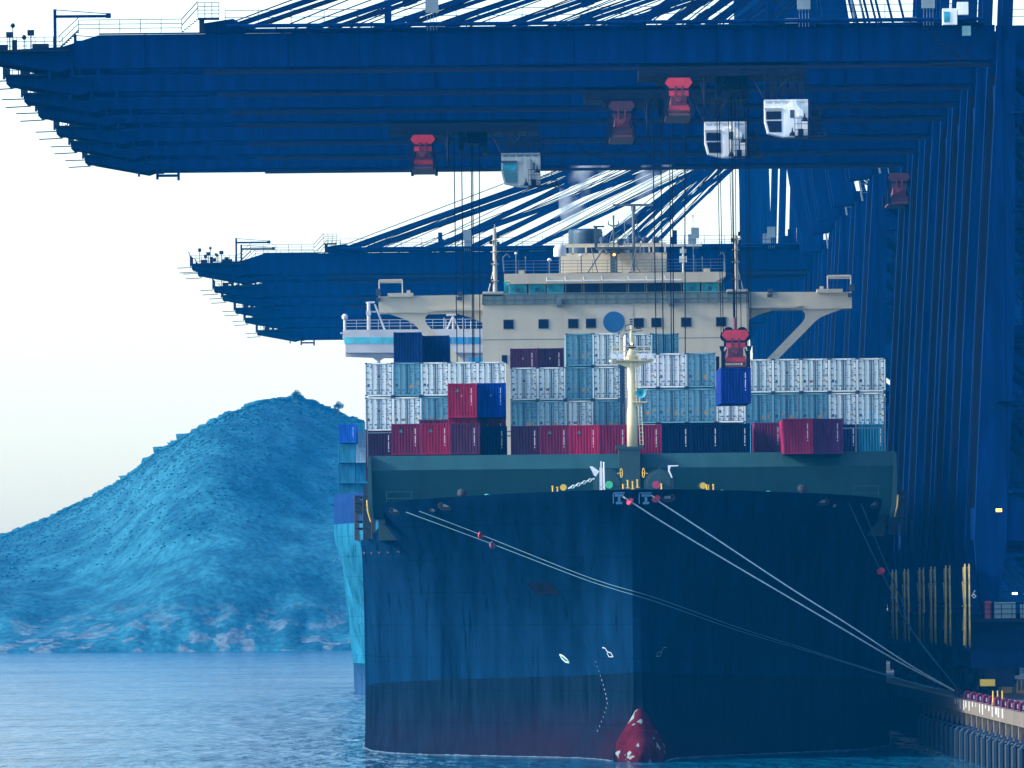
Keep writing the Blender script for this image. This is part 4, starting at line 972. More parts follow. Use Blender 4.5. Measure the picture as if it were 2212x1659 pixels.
# ---------------------------------------------------------------- cranes
LX = 39.0     # world x of the sea leg line; crane local x = X-LX, local z = Z-4.5
QZ = 4.5
def crane_static(root, raised=None, apex=(1.0, 75.3), tipdetail=True):
    X = lambda x: x-LX; Z = lambda z: z-QZ
    zb, ztp = Z(56.0), Z(58.7)
    tip, hinge = X(-43.1), X(37.5)
    GY = (0, 8.0)
    if raised is None:
        for gy in GY:
            m = MB()
            pr = [(tip, Z(56.9)), (tip+.8, Z(56.65)), (tip+6.1, Z(55.65)), (tip+7.2, zb), (X(38.4), zb), (X(38.4), ztp), (X(-33.7), ztp-.08), (X(-36.7), Z(57.7)), (tip, Z(57.4))]
            m.prism(pr, gy, .9)
            m.box(tip+7.2, X(38.4), gy-.18, gy+1.08, zb-.07, zb); m.box(X(-33.7), X(38.4), gy-.1, gy+1.0, ztp, ztp+.06)
            for q in range(7): xx = X(-30+q*11.5); m.box(xx, xx+.06, gy-.03, gy, zb+.05, ztp-.05)
            m.build('boom_girder', steel, root)
        m = MB(); m.box(X(-25.2), X(38), -.15, .12, zb-.62, zb-.34)
        for q in range(16): m.box(X(-24+q*4), X(-24+q*4)+.08, -.05, .0, zb-.36, zb)
        m.build('festoon_rail', steel_d, root)
        m = MB(); m.box(tip, tip+7, .9, 8, Z(56.7), Z(57.3)); m.box(tip+7, tip+7.6, .9, 8, Z(55.8), Z(57.5))
        for xx in (-20, -2, 16, 30): m.box(X(xx), X(xx)+.8, .9, 8, Z(57.2), Z(58.5))
        m.build('cross_tie', steel, root)
        m = MB(); m.box(tip+7.1, tip+7.35, -.3, .2, Z(54.9), Z(56)); m.box(tip+9.2, tip+9.45, -.3, .2, Z(54.8), Z(56)); m.box(tip+7.1, tip+9.4, -.3, .2, Z(55.15), Z(55.4)); m.box(tip+5.3, tip+5.5, -.3, .1, Z(55.2), Z(55.8)); m.build('underslung_frame', steel, root)
        m = MB()   # tip platform with rails and bits
        m.box(tip-.15, tip+7, -.8, 8.9, Z(57.3), Z(57.42)); m.rail((tip-.1, -.8, Z(57.4)), (tip+6.5, -.8, Z(57.4)), 1.05, .7, .03, 3); m.rail((tip-.1, -.8, Z(57.4)), (tip-.1, 8.8, Z(57.4)), 1.05, .8, .03, 3)
        m.box(tip-.2, tip, -.9, -.6, Z(57.0), Z(58.4)); m.path([(tip-.15, -.9, Z(58.2)), (tip-.2, -.9, Z(58.7)), (tip-.45, -.9, Z(58.95))], .05)
        m.box(tip+1.2, tip+2.0, .5, 1.5, Z(57.4), Z(57.95)); m.box(tip+4, tip+5.3, .5, 1.6, Z(57.4), Z(58.0)); m.box(tip+2.4, tip+2.8, 0, .4, Z(57.4), Z(58.3))
        m.build('tip_platform', steel_d, root)
        m = MB()
        for (dx, h, w_) in ((1.1, 2.0, .2), (2.25, 1.5, .28), (3.95, 1.65, .27)):
            m.tube((tip+dx, -.5, Z(57.4)), (tip+dx, -.5, Z(57.4)+h-.3), .05, 5); m.box(tip+dx-w_, tip+dx+w_, -.7, -.35, Z(57.4)+h-.45, Z(57.4)+h)
        m.build('floodlight', steel_d, root)
        m = MB()
        for (dx, h) in ((2.5, 2.2), (3.4, 1.25)):
            m.tube((tip+dx, -.4, Z(57.4)), (tip+dx, -.4, Z(57.4)+h-.2), .04, 5); m.lathe((tip+dx, -.4, Z(57.4)+h-.18), (0, 0, 1), [(-.2, .05), (-.1, .16), (0, .2), (.1, .16), (.2, .05)], 10)
        m.build('warning_lamp', steel_d, root)
        m = MB(); m.tube((tip-1.9, -.2, Z(56.85)), (tip+.1, -.2, Z(56.9)), .05, 6); m.tube((tip-1.7, 2.5, Z(56.3)), (tip+.5, 2.5, Z(56.4)), .05, 6); m.build('tip_buffer_rods', steel_d, root)
        m = MB(); jx = X(-37.2); m.box(jx-.12, jx+.12, -.6, -.36, Z(57.3), Z(60.7)); m.box(jx, jx+4.3, -.58, -.38, Z(60.0), Z(60.22)); m.tube((jx, -.48, Z(60.65)), (jx+4.2, -.48, Z(60.3)), .035, 5); m.box(jx+4.1, jx+4.5, -.6, -.36, Z(59.95), Z(60.35))
        m.build('service_jib', steel, root)
        m = MB()   # stairs from tip up to boom top, lower walkway
        for q in range(9): m.box(X(-36.9)+q*.17, X(-36.9)+q*.17+.2, -.7, -.2, Z(57.5)+q*.16, Z(57.55)+q*.16)
        m.tube((X(-36.9), -.7, Z(57.5)), (X(-35.3), -.7, Z(59.0)), .06, 5); m.tube((X(-36.9), -.7, Z(58.5)), (X(-35.3), -.7, Z(60.0)), .035, 5); m.tube((X(-36.9), -.7, Z(58.0)), (X(-35.3), -.7, Z(59.5)), .03, 5)
        m.rail((X(-35.3), -.7, Z(58.75)), (X(-27), -.7, Z(58.75)), 1.05, 1.45, .035, 3)
        for q in range(8): m.box(X(-27.0)+q*.16, X(-27.0)+q*.16+.2, -.7, -.2, Z(58.8)+q*.13, Z(58.85)+q*.13)
        m.tube((X(-27), -.7, Z(59.8)), (X(-25.7), -.7, Z(61.2)), .04, 5); m.tube((X(-27), -.7, Z(59.3)), (X(-25.7), -.7, Z(60.7)), .04, 5)
        m.rail((X(-25.7), -.7, Z(59.9)), (X(-24.0), -.7, Z(59.9)), 1.2, .5, .035, 4); m.box(X(-25.7), X(-24), -.8, .2, Z(59.75), Z(59.9)); m.box(X(-25.6), X(-25.2), -.6, 0, ztp, Z(59.8))
        m.build('boom_stair', steel_d, root)
        m = MB(); m.tube((X(-23.5), -.65, ztp+.5), (X(37.5), -.65, ztp+.5), .16, 6); m.rail((X(-23.5), -.7, ztp+.6), (X(37.5), -.7, ztp+.6), 1.15, 2.65, .035, 2); m.tube((X(-23), .2, ztp+.2), (X(37.5), .2, ztp+.2), .14, 6)
        for q in range(24): xx = X(-22+q*2.55); m.box(xx, xx+.08, -.7, .1, ztp, ztp+.5)
        m.build('walkway', steel, root)
        for xx, w_ in ((-10.7, .28), (20.1, .28), (35.2, .34)):
            m = MB(); m.box(X(xx), X(xx)+w_*2, -.3, .3, ztp, ztp+2.5); m.build('boom_post', steel, root)
        for xx in (-7.4, 22.5, 32.5):
            m = MB(); m.box(X(xx), X(xx)+1.05, -.9, -.4, ztp+1.4, ztp+2.8); 
            for k in range(4): m.tube((X(xx)+.15+k*.25, -.65, ztp), (X(xx)+.15+k*.25, -.65, ztp+1.4), .03, 4)
            m.build('electrical_cabinet', mat('cabinet_grey', (.16, .22, .24), .5), root)
        # stays
        ax, az = apex
        for gy in (.45, 8.4):
            for hx in (-23.1, 9.4):
                m = MB(); m.prism([(X(hx)-2.2, ztp), (X(hx)+.9, ztp), (X(hx)+1.0, ztp+.7), (X(hx)+.2, ztp+1.15), (X(hx)-2.2, ztp+.8)], gy-.25, .5); m.lathe((X(hx)+.1, gy-.3, ztp+.5), (0, -1, 0), [(0, .32), (.12, .32)], 12); m.build('stay_bracket', steel, root)
                m = MB(); a = Vector((X(hx)+.1, gy, ztp+.5)); b = Vector((ax, gy, az)); m.beam(a, b, .42, .30)
                for t in (.22, .47, .72):
                    p = a.lerp(b, t); d = (b-a).normalized(); m.beam(p-d*.6, p+d*.6, .62, .34)
                m.build('forestay', steel, root)
        m = MB()
        for k in range(10):
            hx = (-22.5, -21.9, 10.2, -20, 11, -20.6, 12.5, -24, 9.8, -19)[k]; m.tube((X(hx), 1+k*.7, ztp+.9), (ax, 1+k*.7, az+.5+.35*k), .055, 5)
        m.build('boom_hoist_cable', rope_m, root)
    else:
        L_ = 76; ang = raised; d = Vector((-math.sin(ang), 0, math.cos(ang))); n = Vector((math.cos(ang), 0, math.sin(ang)))
        base = Vector((X(37.5), 0, Z(57.2)))
        for gy in GY:
            m = MB(); a = base-n*1.35; b = base+n*1.35
            m.prism([(a.x, a.z), (b.x, b.z), ((b+d*L_).x, (b+d*L_).z), ((a+d*L_).x, (a+d*L_).z)], gy, .9); m.build('boom_girder', steel, root)
        m = MB()
        for k in range(12): p = base+d*(3+k*6); m.box(p.x-.4, p.x+.4, .9, 8, p.z-.4, p.z+.4)
        m.build('cross_tie', steel, root)
        m = MB(); a = base+n*1.9; m.tube((a.x, -.4, a.z), ((a+d*L_).x, -.4, (a+d*L_).z), .12, 5); m.tube((a.x+.9, -.4, a.z), ((a+d*L_).x+.9, -.4, (a+d*L_).z), .05, 5)
        for k in range(70): p = a+d*(k+1.0); m.tube((p.x, -.4, p.z), (p.x+.9, -.4, p.z), .04, 4)
        m.build('boom_ladder', grey, root)
        for k in range(5):
            m = MB(); m.tube((base.x+3.3+k*1.3, 1+k, base.z+1), (base.x+3.3+k*1.3-14, 1+k, base.z+60), .14, 5); m.build('forestay', steel, root)
    # landward girders
    for gy in GY:
        m = MB(); m.box(X(38.5), X(84), gy, gy+.9, zb, ztp); m.box(X(38.5), X(84), gy-.18, gy+1.08, zb-.07, zb); m.build('back_girder', steel, root)
    m = MB(); m.rail((X(39.5), -.7, ztp+.1), (X(84), -.7, ztp+.1), 1.15, 2.6, .035, 2); m.build('back_railing', steel, root)
    m = MB(); m.box(X(58), X(72), -2, 10, ztp+.3, ztp+6); m.build('machinery_house', mat('machinery_blue', (.05, .16, .34), .5, streak=1), root)
    # mast
    ax, az = apex
    if raised is None:
        for gy in (.45, 8.4):
            m = MB(); m.beam((X(39.4), gy, ztp), (ax+.4, gy, az+.4), .9, .8); m.build('mast_leg', steel, root)
            m = MB(); m.beam((ax, gy, az), (X(82), gy, ztp), .42, .3); m.build('backstay', steel, root)
        m = MB(); m.box(ax-.8, ax+.8, 0, 9, az-.4, az+.6); m.build('mast_head', steel, root)
    # legs
    legc = [(-.4, Z(57.5)), (1.0, Z(57.5)), (.75, Z(35)), (-.15, Z(16.6)), (-1.05, Z(11.4)), (-2.2, Z(11.4)), (-2.7, Z(17.2)), (-1.75, Z(35))]
    for gy in (-1.2, 14.5):
        m = MB(); m.prism(legc, gy, 1.7); m.box(-1.74, -1.70, gy-.02, gy, Z(17), Z(18)); m.build('sea_leg', steel, root)
        m = MB(); m.box(29.5, 31.3, gy, gy+1.7, Z(9), Z(57)); m.build('land_leg', steel, root)
        m = MB(); m.tube((.5, gy+.8, Z(34)), (29.6, gy+.8, Z(34)), .52, 14); m.build('portal_tube', steel, root)
        m = MB(); m.tube((.5, gy+.8, Z(56)), (29.6, gy+.8, Z(34.4)), .62, 14); m.build('upper_diagonal_tube', steel, root)
        m = MB(); m.tube((.4, gy+.8, Z(32)), (29.6, gy+.8, Z(8.5)), .58, 14); m.build('lower_diagonal_tube', steel, root)
        m = MB(); m.box(-.2, 29.5, gy+.1, gy+1.6, Z(17.2), Z(21.1)); m.build('portal_beam', steel, root)
    m = MB(); m.box(-2.3, -.7, .6, 14.4, Z(17.4), Z(20)); m.build('leg_tie_beam', steel, root)
    m = MB(); m.box(-.1, .8, .6, 14.4, Z(52), Z(54.5)); m.build('leg_tie_beam', steel, root)
    m = MB(); m.prism([(-.35, Z(55.5)), (.75, Z(55.5)), (.5, Z(35)), (-.6, Z(19)), (-2.5, Z(19)), (-1.7, Z(35))], 14.2, .25); m.build('leg_shade_strip', steel_d, root)  # dark strip over the far leg's front, its shade put into the colour
    # platforms, ladders on the sea leg
    for zz, x0, x1 in ((28.4, -.9, 3.1), (43.7, .6, 3.4), (51.5, .6, 3)):
        m = MB(); m.box(x0, x1, -2.2, -.1 if x0 > 0 else -1.25, Z(zz), Z(zz)+.18); m.rail((x0, -2.2, Z(zz)+.15), (x1, -2.2, Z(zz)+.15), 1.15, .8, .03, 3); m.rail((x1, -2.2, Z(zz)+.15), (x1, -.2, Z(zz)+.15), 1.15, .8, .03, 3)
        m.build('leg_platform', steel, root)
    m = MB()
    for x in (1.3, 1.8): m.tube((x, -.6, Z(21)), (x+.3, -.6, Z(51.5)), .05, 5)
    for k in range(60): m.tube((1.3, -.6, Z(21)+k*.5), (1.9, -.6, Z(21)+k*.5), .03, 4)
    for k in range(24): m.path([(1.2, -.6, Z(22)+k*1.2), (1.2, -1.3, Z(22)+k*1.2), (2.0, -1.3, Z(22)+k*1.2), (2.0, -.6, Z(22)+k*1.2)], .03, 4)
    m.build('leg_ladder', steel_d, root)
    m = MB(); m.box(.3, 12, -2.4, -.2, Z(21.1), Z(21.3)); m.rail((.3, -2.4, Z(21.3)), (12, -2.4, Z(21.3)), 1.15, 1.2, .035, 3); m.build('portal_platform', steel, root)
    # lower works
    m = MB(); m.box(-3.2, 3.6, -2.6, -1.3, Z(10.7), Z(10.95)); m.rail((-3.2, -2.6, Z(10.95)), (3.6, -2.6, Z(10.95)), 1.2, .8, .04, 3); m.rail((2.4, -2.6, Z(8.3)), (4.0, -2.6, Z(8.3)), 2.5, .4, .04, 4); m.build('service_platform', steel_d, root)
    m = MB(); m.box(-1.2, .5, -2.3, -1.4, Z(11), Z(12.3)); m.box(.9, 2.2, -2.3, -1.4, Z(11), Z(12.1)); m.build('control_cabinet', mat('cabinet_pale', (.16, .26, .30), .5), root)
    m = MB(); m.box(-1.95, -1.45, -2.5, -1.5, Z(11), Z(12.4)); m.build('red_box', mat('box_red_dark', (.25, .015, .06), .5), root)
    m = MB(); m.box(-3.4, 1.6, -1.2, 16.2, Z(8.3), Z(11.35)); m.box(-3.1, 1.3, -2.4, 17.4, Z(7.0), Z(8.3)); m.build('sill_beam', mat('sill_navy', (.003, .014, .055), .8, spec=.02), root)
    for gy in (-2.2, 1.0, 11.8, 15.0):
        m = MB(); m.box(-2.0, .4, gy, gy+2.4, Z(5.5), Z(7.0)); m.box(-2.4, .8, gy+.4, gy+2.0, Z(6.4), Z(7.02))
        for k in (0, 1): m.lathe((-1.6, gy+.6+k*1.2, Z(5.0)), (1, 0, 0), [(0, .5), (.5, .5), (.5, .55), (.65, .55)], 14)
        m.build('bogie', steel_d, root)
        m = MB(); m.box(28.9, 31.6, gy, gy+2.6, Z(4.7), Z(9)); m.build('bogie', steel_d, root)
    # cable reel: two big wheels edge on
    for rx in (-3.55, -3.22):
        m = MB(); m.lathe((rx, -1.5, Z(12.0)), (1, -.046, 0), [(0, 3.4), (.11, 3.4), (.13, 3.25), (.13, .4)], 40)
        for k in range(10):
            a = k*math.pi/5; m.tube((rx-.04, -1.5, Z(12)), (rx-.04, -1.5+3.3*math.cos(a), Z(12)+3.3*math.sin(a)), .06, 4)
        m.build('cable_reel', mat('reel_yellow', (.55, .40, .10), .55, var=.45, scale=1.5), root)
    m = MB(); m.box(-3.6, -3.1, -1.4, -.9, Z(10.8), Z(12.6)); m.build('reel_drive', mat('reel_drive_brown', (.05, .035, .02), .6), root)
    m = MB(); m.box(.3, .7, -1.6, -1.3, Z(12.9), Z(13.05)); m.build('work_lamp', lamp_w, root)

def trolley(root, tx, cab_style, ropes=None):
    """tx: world x of the left end of the trolley"""
    X = tx-LX; zb = 56.0-QZ
    m = MB(); m.box(X, X+13.4, 1.0, 9.0, zb-1.15, zb-.12); m.box(X, X+13.4, -.35, .95, zb-1.15, zb-.65); m.box(X+1.5, X+5, -.3, 9, zb-1.45, zb-1.1); m.box(X+7.3, X+11, -.4, -.2, zb-.65, zb-.5)
    for k in range(6): m.lathe((X+1.2+k*2.2, -.5, zb-.75), (0, -1, 0), [(0, .3), (.1, .3)], 10)
    m.box(X+7.0, X+8.6, 2, 8, zb-2.1, zb-1.1); m.box(X+6.3, X+6.7, 2, 8, zb-2.7, zb-1.1); m.box(X+8.3, X+8.8, 2, 8, zb-2.9, zb-1.1)
    m.prism([(X+6.3, zb-1.1), (X+7.0, zb-1.8), (X+6.2, zb-2.5)], 1.5, .4); m.prism([(X+8.0, zb-1.1), (X+9.2, zb-3.0), (X+8.3, zb-2.4)], 1.5, .4)
    for x in (X+4.9, X+5.6): m.tube((x, -.2, zb-1.1), (X+5.25, -.2, zb-3.0), .08, 5)
    m.tube((X+5.25, -.2, zb-1.1), (X+5.25, -.2, zb-4.3), .12, 6); m.box(X+4.9, X+5.6, -.3, 0, zb-4.4, zb-4.25)
    m.build('trolley', steel_d, root)
    if ropes:
        m = MB(); x0, x1, zend, xs, yy = ropes
        for k, f in enumerate(xs):
            m.tube((x0-LX+(x1-x0)*f, yy, zb-1.2), (x0-LX+(x1-x0)*(.06+f*.88), yy+(.0 if k % 2 else .3), zend-QZ), .05, 5)
        m.build('hoist_rope', rope_m, root)
    # cab
    cx = X+10.05; ct = zb-3.15
    W_ = MB(); cy = -1.2
    W_.prism([(cx, ct), (cx+3.5, ct), (cx+3.5, ct-3.0), (cx+1.5, ct-3.0), (cx+.25, ct-2.7), (cx, ct-1.75)], cy, 2.3)
    W_.prism([(cx+1.62, ct-.55), (cx+2.62, ct-.55), (cx+2.62, ct-2.9), (cx+1.62, ct-2.9)], cy-.06, .06)
    body = W_.build('operator_cab', white if cab_style != 'grey' else mat('cab_grey_white', (.36, .46, .46), .5, var=.3, scale=1.5, streak=1), root)
    g = MB(); g.box(cx+.12, cx+1.35, cy-.06, cy, ct-1.6, ct-.95); g.build('cab_window', glass_c if cab_style == 'grey' else glass, body)
    g = MB(); g.prism([(cx+.15, ct-1.72), (cx+1.36, ct-1.72), (cx+1.36, ct-2.62), (cx+.38, ct-2.62)], cy-.06, .06); g.build('cab_window', glass if cab_style != 'grey' else mat('cab_glass_deep', (.02, .16, .22), .15), body)
    g = MB(); g.box(cx+2.05 if cab_style != 'grey' else cx+2.8, cx+2.4 if cab_style != 'grey' else cx+3.0, cy-.09, cy-.06, ct-1.5, ct-.85); g.build('cab_door_window', mark_d, body)
    g = MB(); g.box(cx, cx+1.4, cy-.14, cy, ct-.85, ct-.68); g.box(cx+.02, cx+3.5, cy-.03, cy, ct-.16, ct-.12)
    for k in range(5): g.box(cx+.15+k*.66, cx+.62+k*.66, cy-.02, cy, ct-.3, ct-.22)
    g.build('sun_shade', mark_d if cab_style == 'grey' else mat('shade_grey', (.4, .42, .4), .7), body)
    if cab_style != 'grey':
        g = MB(); g.prism([(cx+2.2, ct-.05), (cx+2.55, ct-.05), (cx+2.6, ct-.45), (cx+3.1, ct-.95), (cx+3.1, ct-1.35), (cx+2.75, ct-1.35), (cx+2.7, ct-1.05), (cx+2.2, ct-.55)], cy-.25, .25); g.build('air_duct', white, body)
    g = MB(); g.box(cx+2.4, cx+4.9, cy-.9, cy-.05, ct-3.1, ct-2.95); g.rail((cx+2.4, cy-.9, ct-2.95), (cx+4.5, cy-.9, ct-2.95), 1.4, .45, .03, 3); g.rail((cx+4.5, cy-.9, ct-2.95), (cx+4.5, cy+1.5, ct-2.95), 1.4, .6, .03, 3); g.box(cx+2.7, cx+3.1, cy-.6, cy-.1, ct-2.95, ct-2.4)
    if cab_style != 'grey':
        g.box(cx+3.6, cx+3.75, cy-.3, cy+1.5, ct-3.0, ct-.1); g.box(cx+4.35, cx+4.5, cy-.3, cy+1.5, ct-3.0, ct-.6); g.box(cx+3.7, cx+4.4, cy, cy+1.3, ct-1.3, ct-.9)
        for k in range(7): g.box(cx+3.75, cx+4.35, cy-.2, cy+.6, ct-1.5-k*.22, ct-1.42-k*.22)
    else:
        for x in (cx+3.6, cx+4.0, cx+4.3): g.tube((x, cy+.3, ct-.4), (x, cy+.3, ct+1.3), .045, 5)
        for k in range(6): g.tube((cx+3.5, cy+.3, ct-.3+k*.3), (cx+4.35, cy+.3, ct-.3+k*.3), .035, 4)
    g.build('cab_gallery', steel_d, root)
    g = MB()
    for x in (cx+.1, cx+1.3, cx+2.4, cx+3.4): g.box(x-.07, x+.07, cy+.8, cy+1.2, ct, zb-1.1)
    g.tube((cx, cy, ct), (cx-.9, .3, zb-1.2), .06, 5); g.tube((cx+.4, cy, ct), (cx+1.9, cy, zb-1.5), .05, 5)
    for x in (.5, 1.2, 2.0, 2.7): g.box(cx+x, cx+x+.5, cy+.4, cy+1.6, ct+.2+.2*(x > 1), ct+1.5)
    g.rail((cx-.1, cy-.1, ct+.02), (cx+3.6, cy-.1, ct+.02), 1.0, .5, .03, 3)
    g.build('cab_hanger', steel_d, root)
    g = MB()
    for x, z in ((cx+2.2, ct-2.75), (cx+3.2, ct-1.6), (cx+4.9, ct-2.8)): g.lathe((x, cy-.6, z), (0, 0, -1), [(-.45, .03), (-.15, .07), (0, .2), (.2, .25)], 10)
    g.build('hanging_lamp', steel_d, root)

def spreader_geo(root, scale=1.0, blk=red):
    """local origin: bottom centre of the spreader; facing -Y"""
    dk = steel_d
    m = MB(); m.prism([(-1.1, 2.65), (-.85, 3.05), (.85, 3.05), (1.1, 2.65), (.72, 2.2), (-.72, 2.2)], 0, .5); m.prism([(-.78, 2.2), (.78, 2.2), (.78, 1.6), (-.78, 1.6)], .02, .45); m.build('head_block', blk, root)
    m = MB(); m.box(-.8, .8, -.02, .02, 2.03, 2.2)
    for s in (-1, 1): m.lathe((s*.55, .62, 2.85), (0, -1, 0), [(0, .47), (.1, .47), (.1, .4), (.02, .38)], 18); m.lathe((s*.8, .75, 2.55), (0, -1, 0), [(0, .44), (.08, .44)], 16)
    m.box(-.95, -.7, 0.1, .6, 1.7, 2.4); m.box(.7, .95, .1, .6, 1.7, 2.4)
    m.build('sheave', dk, root)
    m = MB(); m.box(-.62, .62, 0, 12, .85, 1.62); m.box(-.35, -.2, -.06, 0, .9, 2.4); m.box(.2, .35, -.06, 0, .9, 2.4); m.lathe((0, .0, 1.3), (0, -1, 0), [(0, .25), (.15, .22)], 12); m.build('drive_unit', mat('drive_dark_red', (.12, .015, .03), .6), root)
    m = MB(); m.prism([(-.7, .92), (.7, .92), (.98, .36), (-.98, .36)], .06, .3); m.build('end_beam', blk, root)
    m = MB()
    for k in range(15): x = -.94+k*.134; m.beam((x*.93, .02, .5), (x*1.03, .02, .22), .05, .05)
    m.box(-1.02, 1.02, -.02, 12.1, 0.02, .2); m.build('ribbed_end_bar', mat('bar_dark_red', (.10, .03, .04), .6), root)
    m = MB()
    for s in (-1, 1):
        a, b = sorted((s*.86, s*1.18)); m.box(a, b, -.05, .5, 0, 1.35); m.prism([(s*.88, 1.75), (s*1.33, 1.75), (s*1.22, 1.35), (s*.98, 1.35)], 0, .3); m.box(min(s*.95, s*1.22), max(s*.95, s*1.22), 11.6, 12.1, -.1, 1.2)
        m.tube((s*.75, -.05, 1.5), (s*1.0, -.05, .6), .06, 5)
    m.build('side_arm', dk, root)

D1 = [773, 808, 837, 861, 895, 924, 953]
GR1 = 'row of near blue quay cranes'
c0 = thing('quay_crane', (LX, D1[0], QZ), 'blue quay crane nearest the camera, its boom across the top of the picture', 'crane', GR1)
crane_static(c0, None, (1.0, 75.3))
near = [c0]
lab = ['second blue quay crane of the near row, its white cab above the hanging container', 'third blue quay crane of the near row, no cab showing, behind the two white cabs',
       'fourth blue quay crane of the near row, with the weathered grey cab', 'fifth blue quay crane of the near row, its boom just under the fourth', 'sixth blue quay crane of the near row, its boom second lowest',
       'seventh blue quay crane of the near row, its boom lowest against the sky']
for D, l in zip(D1[1:], lab):
    c = copy_tree(c0); c.location = (LX, D, QZ); c['label'] = l; near.append(c)
X_of = lambda u, v, D: P(u, v, D).x
trolley(near[0], X_of(1380, 150, 773), 'white')
trolley(near[1], X_of(1262.5, 195, 808), 'white', (X_of(1411, 300, 820), X_of(1481, 300, 820), 30.5, (0, .24, .52, .60, 1.0), 15))
trolley(near[3], X_of(840, 273, 861), 'grey', (X_of(980, 300, 863), X_of(1035, 300, 863), 30.5, (0, .3, .68, .74, 1.0), 3))
def spreader_thing(u, v, D, label, dim=False, rz=0):
    p = P(u, v, D); o = thing('lifting_spreader', p, label, 'spreader', 'red container spreaders hanging from the cranes', rz)
    spreader_geo(o, 1, red if not dim else mat('spreader_red_shaded', (.05, .012, .03), .6)); return o  # dim ones take a darker copy of the red, shade put into the colour
spreader_thing(914, 365, 857, 'faded red spreader parked under the fourth crane, left of its grey cab')
spreader_thing(1344, 297, 804, 'dark shaded spreader parked under the second crane', True)
spreader_thing(1467, 250, 770, 'bright red spreader parked highest, under the nearest crane')
spreader_thing(1943, 440, 950, 'dark shaded spreader close to the crane legs, under the lowest boom', True)
# working spreader with its blue container
DH = 782
pc = P(*ZB(929, 352), DH); rz = R(.75)
wsp = thing('lifting_spreader', (pc.x, DH, pc.z+.02), 'bright red spreader holding a blue container above the deck', 'spreader', 'red container spreaders hanging from the cranes', rz)
spreader_geo(wsp)
m = MB(); m.tube((0, .6, 3.1), (0, .6, 4.1), .15, 8); m.build('cable_guide', mat('drive_dark_red', (.12, .015, .03), .6), wsp)
m = MB(); top = 56.0-1.3-pc.z
for a, b in ((-1.35, -1.15), (-1.15, -.98), (-.42, -.1), (-.2, -.05), (-.1, 0), (.15, .12), (.45, .48), (.98, .98), (1.2, 1.1), (1.28, 1.28)): m.tube((a, .7, top), (b, .7, 2.8), .035, 5)
m.build('hoist_rope', rope_m, wsp)
hc = place(dry_proto((.008, .03, .20), 2.9, 12.19, 'serial hung'), pc.x, DH, pc.z-2.9, 'blue container hanging in the air from the bright red spreader', rz, 'container being lifted')
# festoon cable loops under the near booms
for ci, pts in ((0, [(1838, 188), (1868, 224), (1898, 236), (1930, 228), (1962, 200)]), (0, [(1838, 188), (1800, 226), (1776, 250)]), (1, [(1826, 203), (1840, 250), (1872, 276), (1900, 282), (1935, 262), (1962, 240)]), (3, [(1224, 268), (1200, 305), (1180, 330)]), (3, [(1226, 268), (1255, 320), (1302, 342), (1330, 335), (1360, 300)]), (4, [(1362, 270), (1395, 330), (1450, 352), (1530, 330)])):
    D = D1[ci]-1; q = [P(u, v, D)-Vector((LX, D1[ci], QZ)) for u, v in pts]
    fine = []
    for i in range(len(q)-1):
        p0, p1, p2, p3 = q[max(0, i-1)], q[i], q[i+1], q[min(len(q)-1, i+2)]
        for s in range(6):
            t = s/6; fine.append(.5*((2*p1)+(-p0+p2)*t+(2*p0-5*p1+4*p2-p3)*t*t+(-p0+3*p1-3*p2+p3)*t**3))
    fine.append(q[-1]); MB().path(fine, .04, 5).build('festoon_cable', rope_m, near[ci])
# extras only on the nearest crane
m = MB(); p = P(2158, 1102, 770)-Vector((LX, 773, QZ)); m.box(p.x-.22, p.x+.22, p.y, p.y+.3, p.z-.12, p.z+.12); m.build('orange_lamp', lamp_o, c0)
m = MB(); p = P(2098, 1293, 771)-Vector((LX, 773, QZ)); put_text(m, '6', p.x, -1.28, p.z, 1.0); m.build('number_marking', mark_w, c0)
m = MB(); p = P(*ZR(880, 1050), 770)-Vector((LX, 773, QZ)); m.box(p.x, p.x+1.2, -3.3, -3.0, p.z, p.z+.55); m.build('yellow_bumper', yellow, c0)
m = MB(); a = P(*Zm(2640, 0, 1.579)(1825, 165), 772); b = P(*Zm(2640, 0, 1.579)(1878, 225), 772)
m.box(a.x-LX, b.x-LX, -1.8, -1.2, b.z-QZ, a.z-QZ); m.build('control_box', mat('box_pale_green', (.25, .5, .48), .4), c0)
g = MB()
for (x0, y0, x1, y1) in ((1700, 60, 1790, 160), (1792, 20, 1860, 98)):
    a = P(*Zm(2640, 0, 1.579)(x0, y0), 772); b = P(*Zm(2640, 0, 1.579)(x1, y1), 772); g.box(a.x-LX, b.x-LX, -2.6, -1.4, b.z-QZ, a.z-QZ)
ho = g.build('checker_cabin', white, c0)
g = MB(); a = P(*Zm(2640, 0, 1.579)(1708, 80), 772); b = P(*Zm(2640, 0, 1.579)(1745, 145), 772); g.box(a.x-LX, b.x-LX, -2.65, -2.6, b.z-QZ, a.z-QZ); g.build('cabin_window', glass_c, ho)
g = MB(); za = P(2100, 90, 772).z-QZ
g.box(X_of(2010, 130, 772)-LX, X_of(2095, 130, 772)-LX, -2.7, -1.2, za-1.9, za-1.75); g.rail((X_of(2010, 130, 772)-LX, -2.7, za-1.75), (X_of(2095, 130, 772)-LX, -2.7, za-1.75), 1.2, .8, .035, 3)
for k in range(12): g.box(X_of(1995, 60, 772)-LX+k*.28, X_of(1995, 60, 772)-LX+k*.28+.34, -2.6, -1.9, za+1.0-k*.25, za+1.06-k*.25)
g.build('leg_top_stair', steel_d, c0)

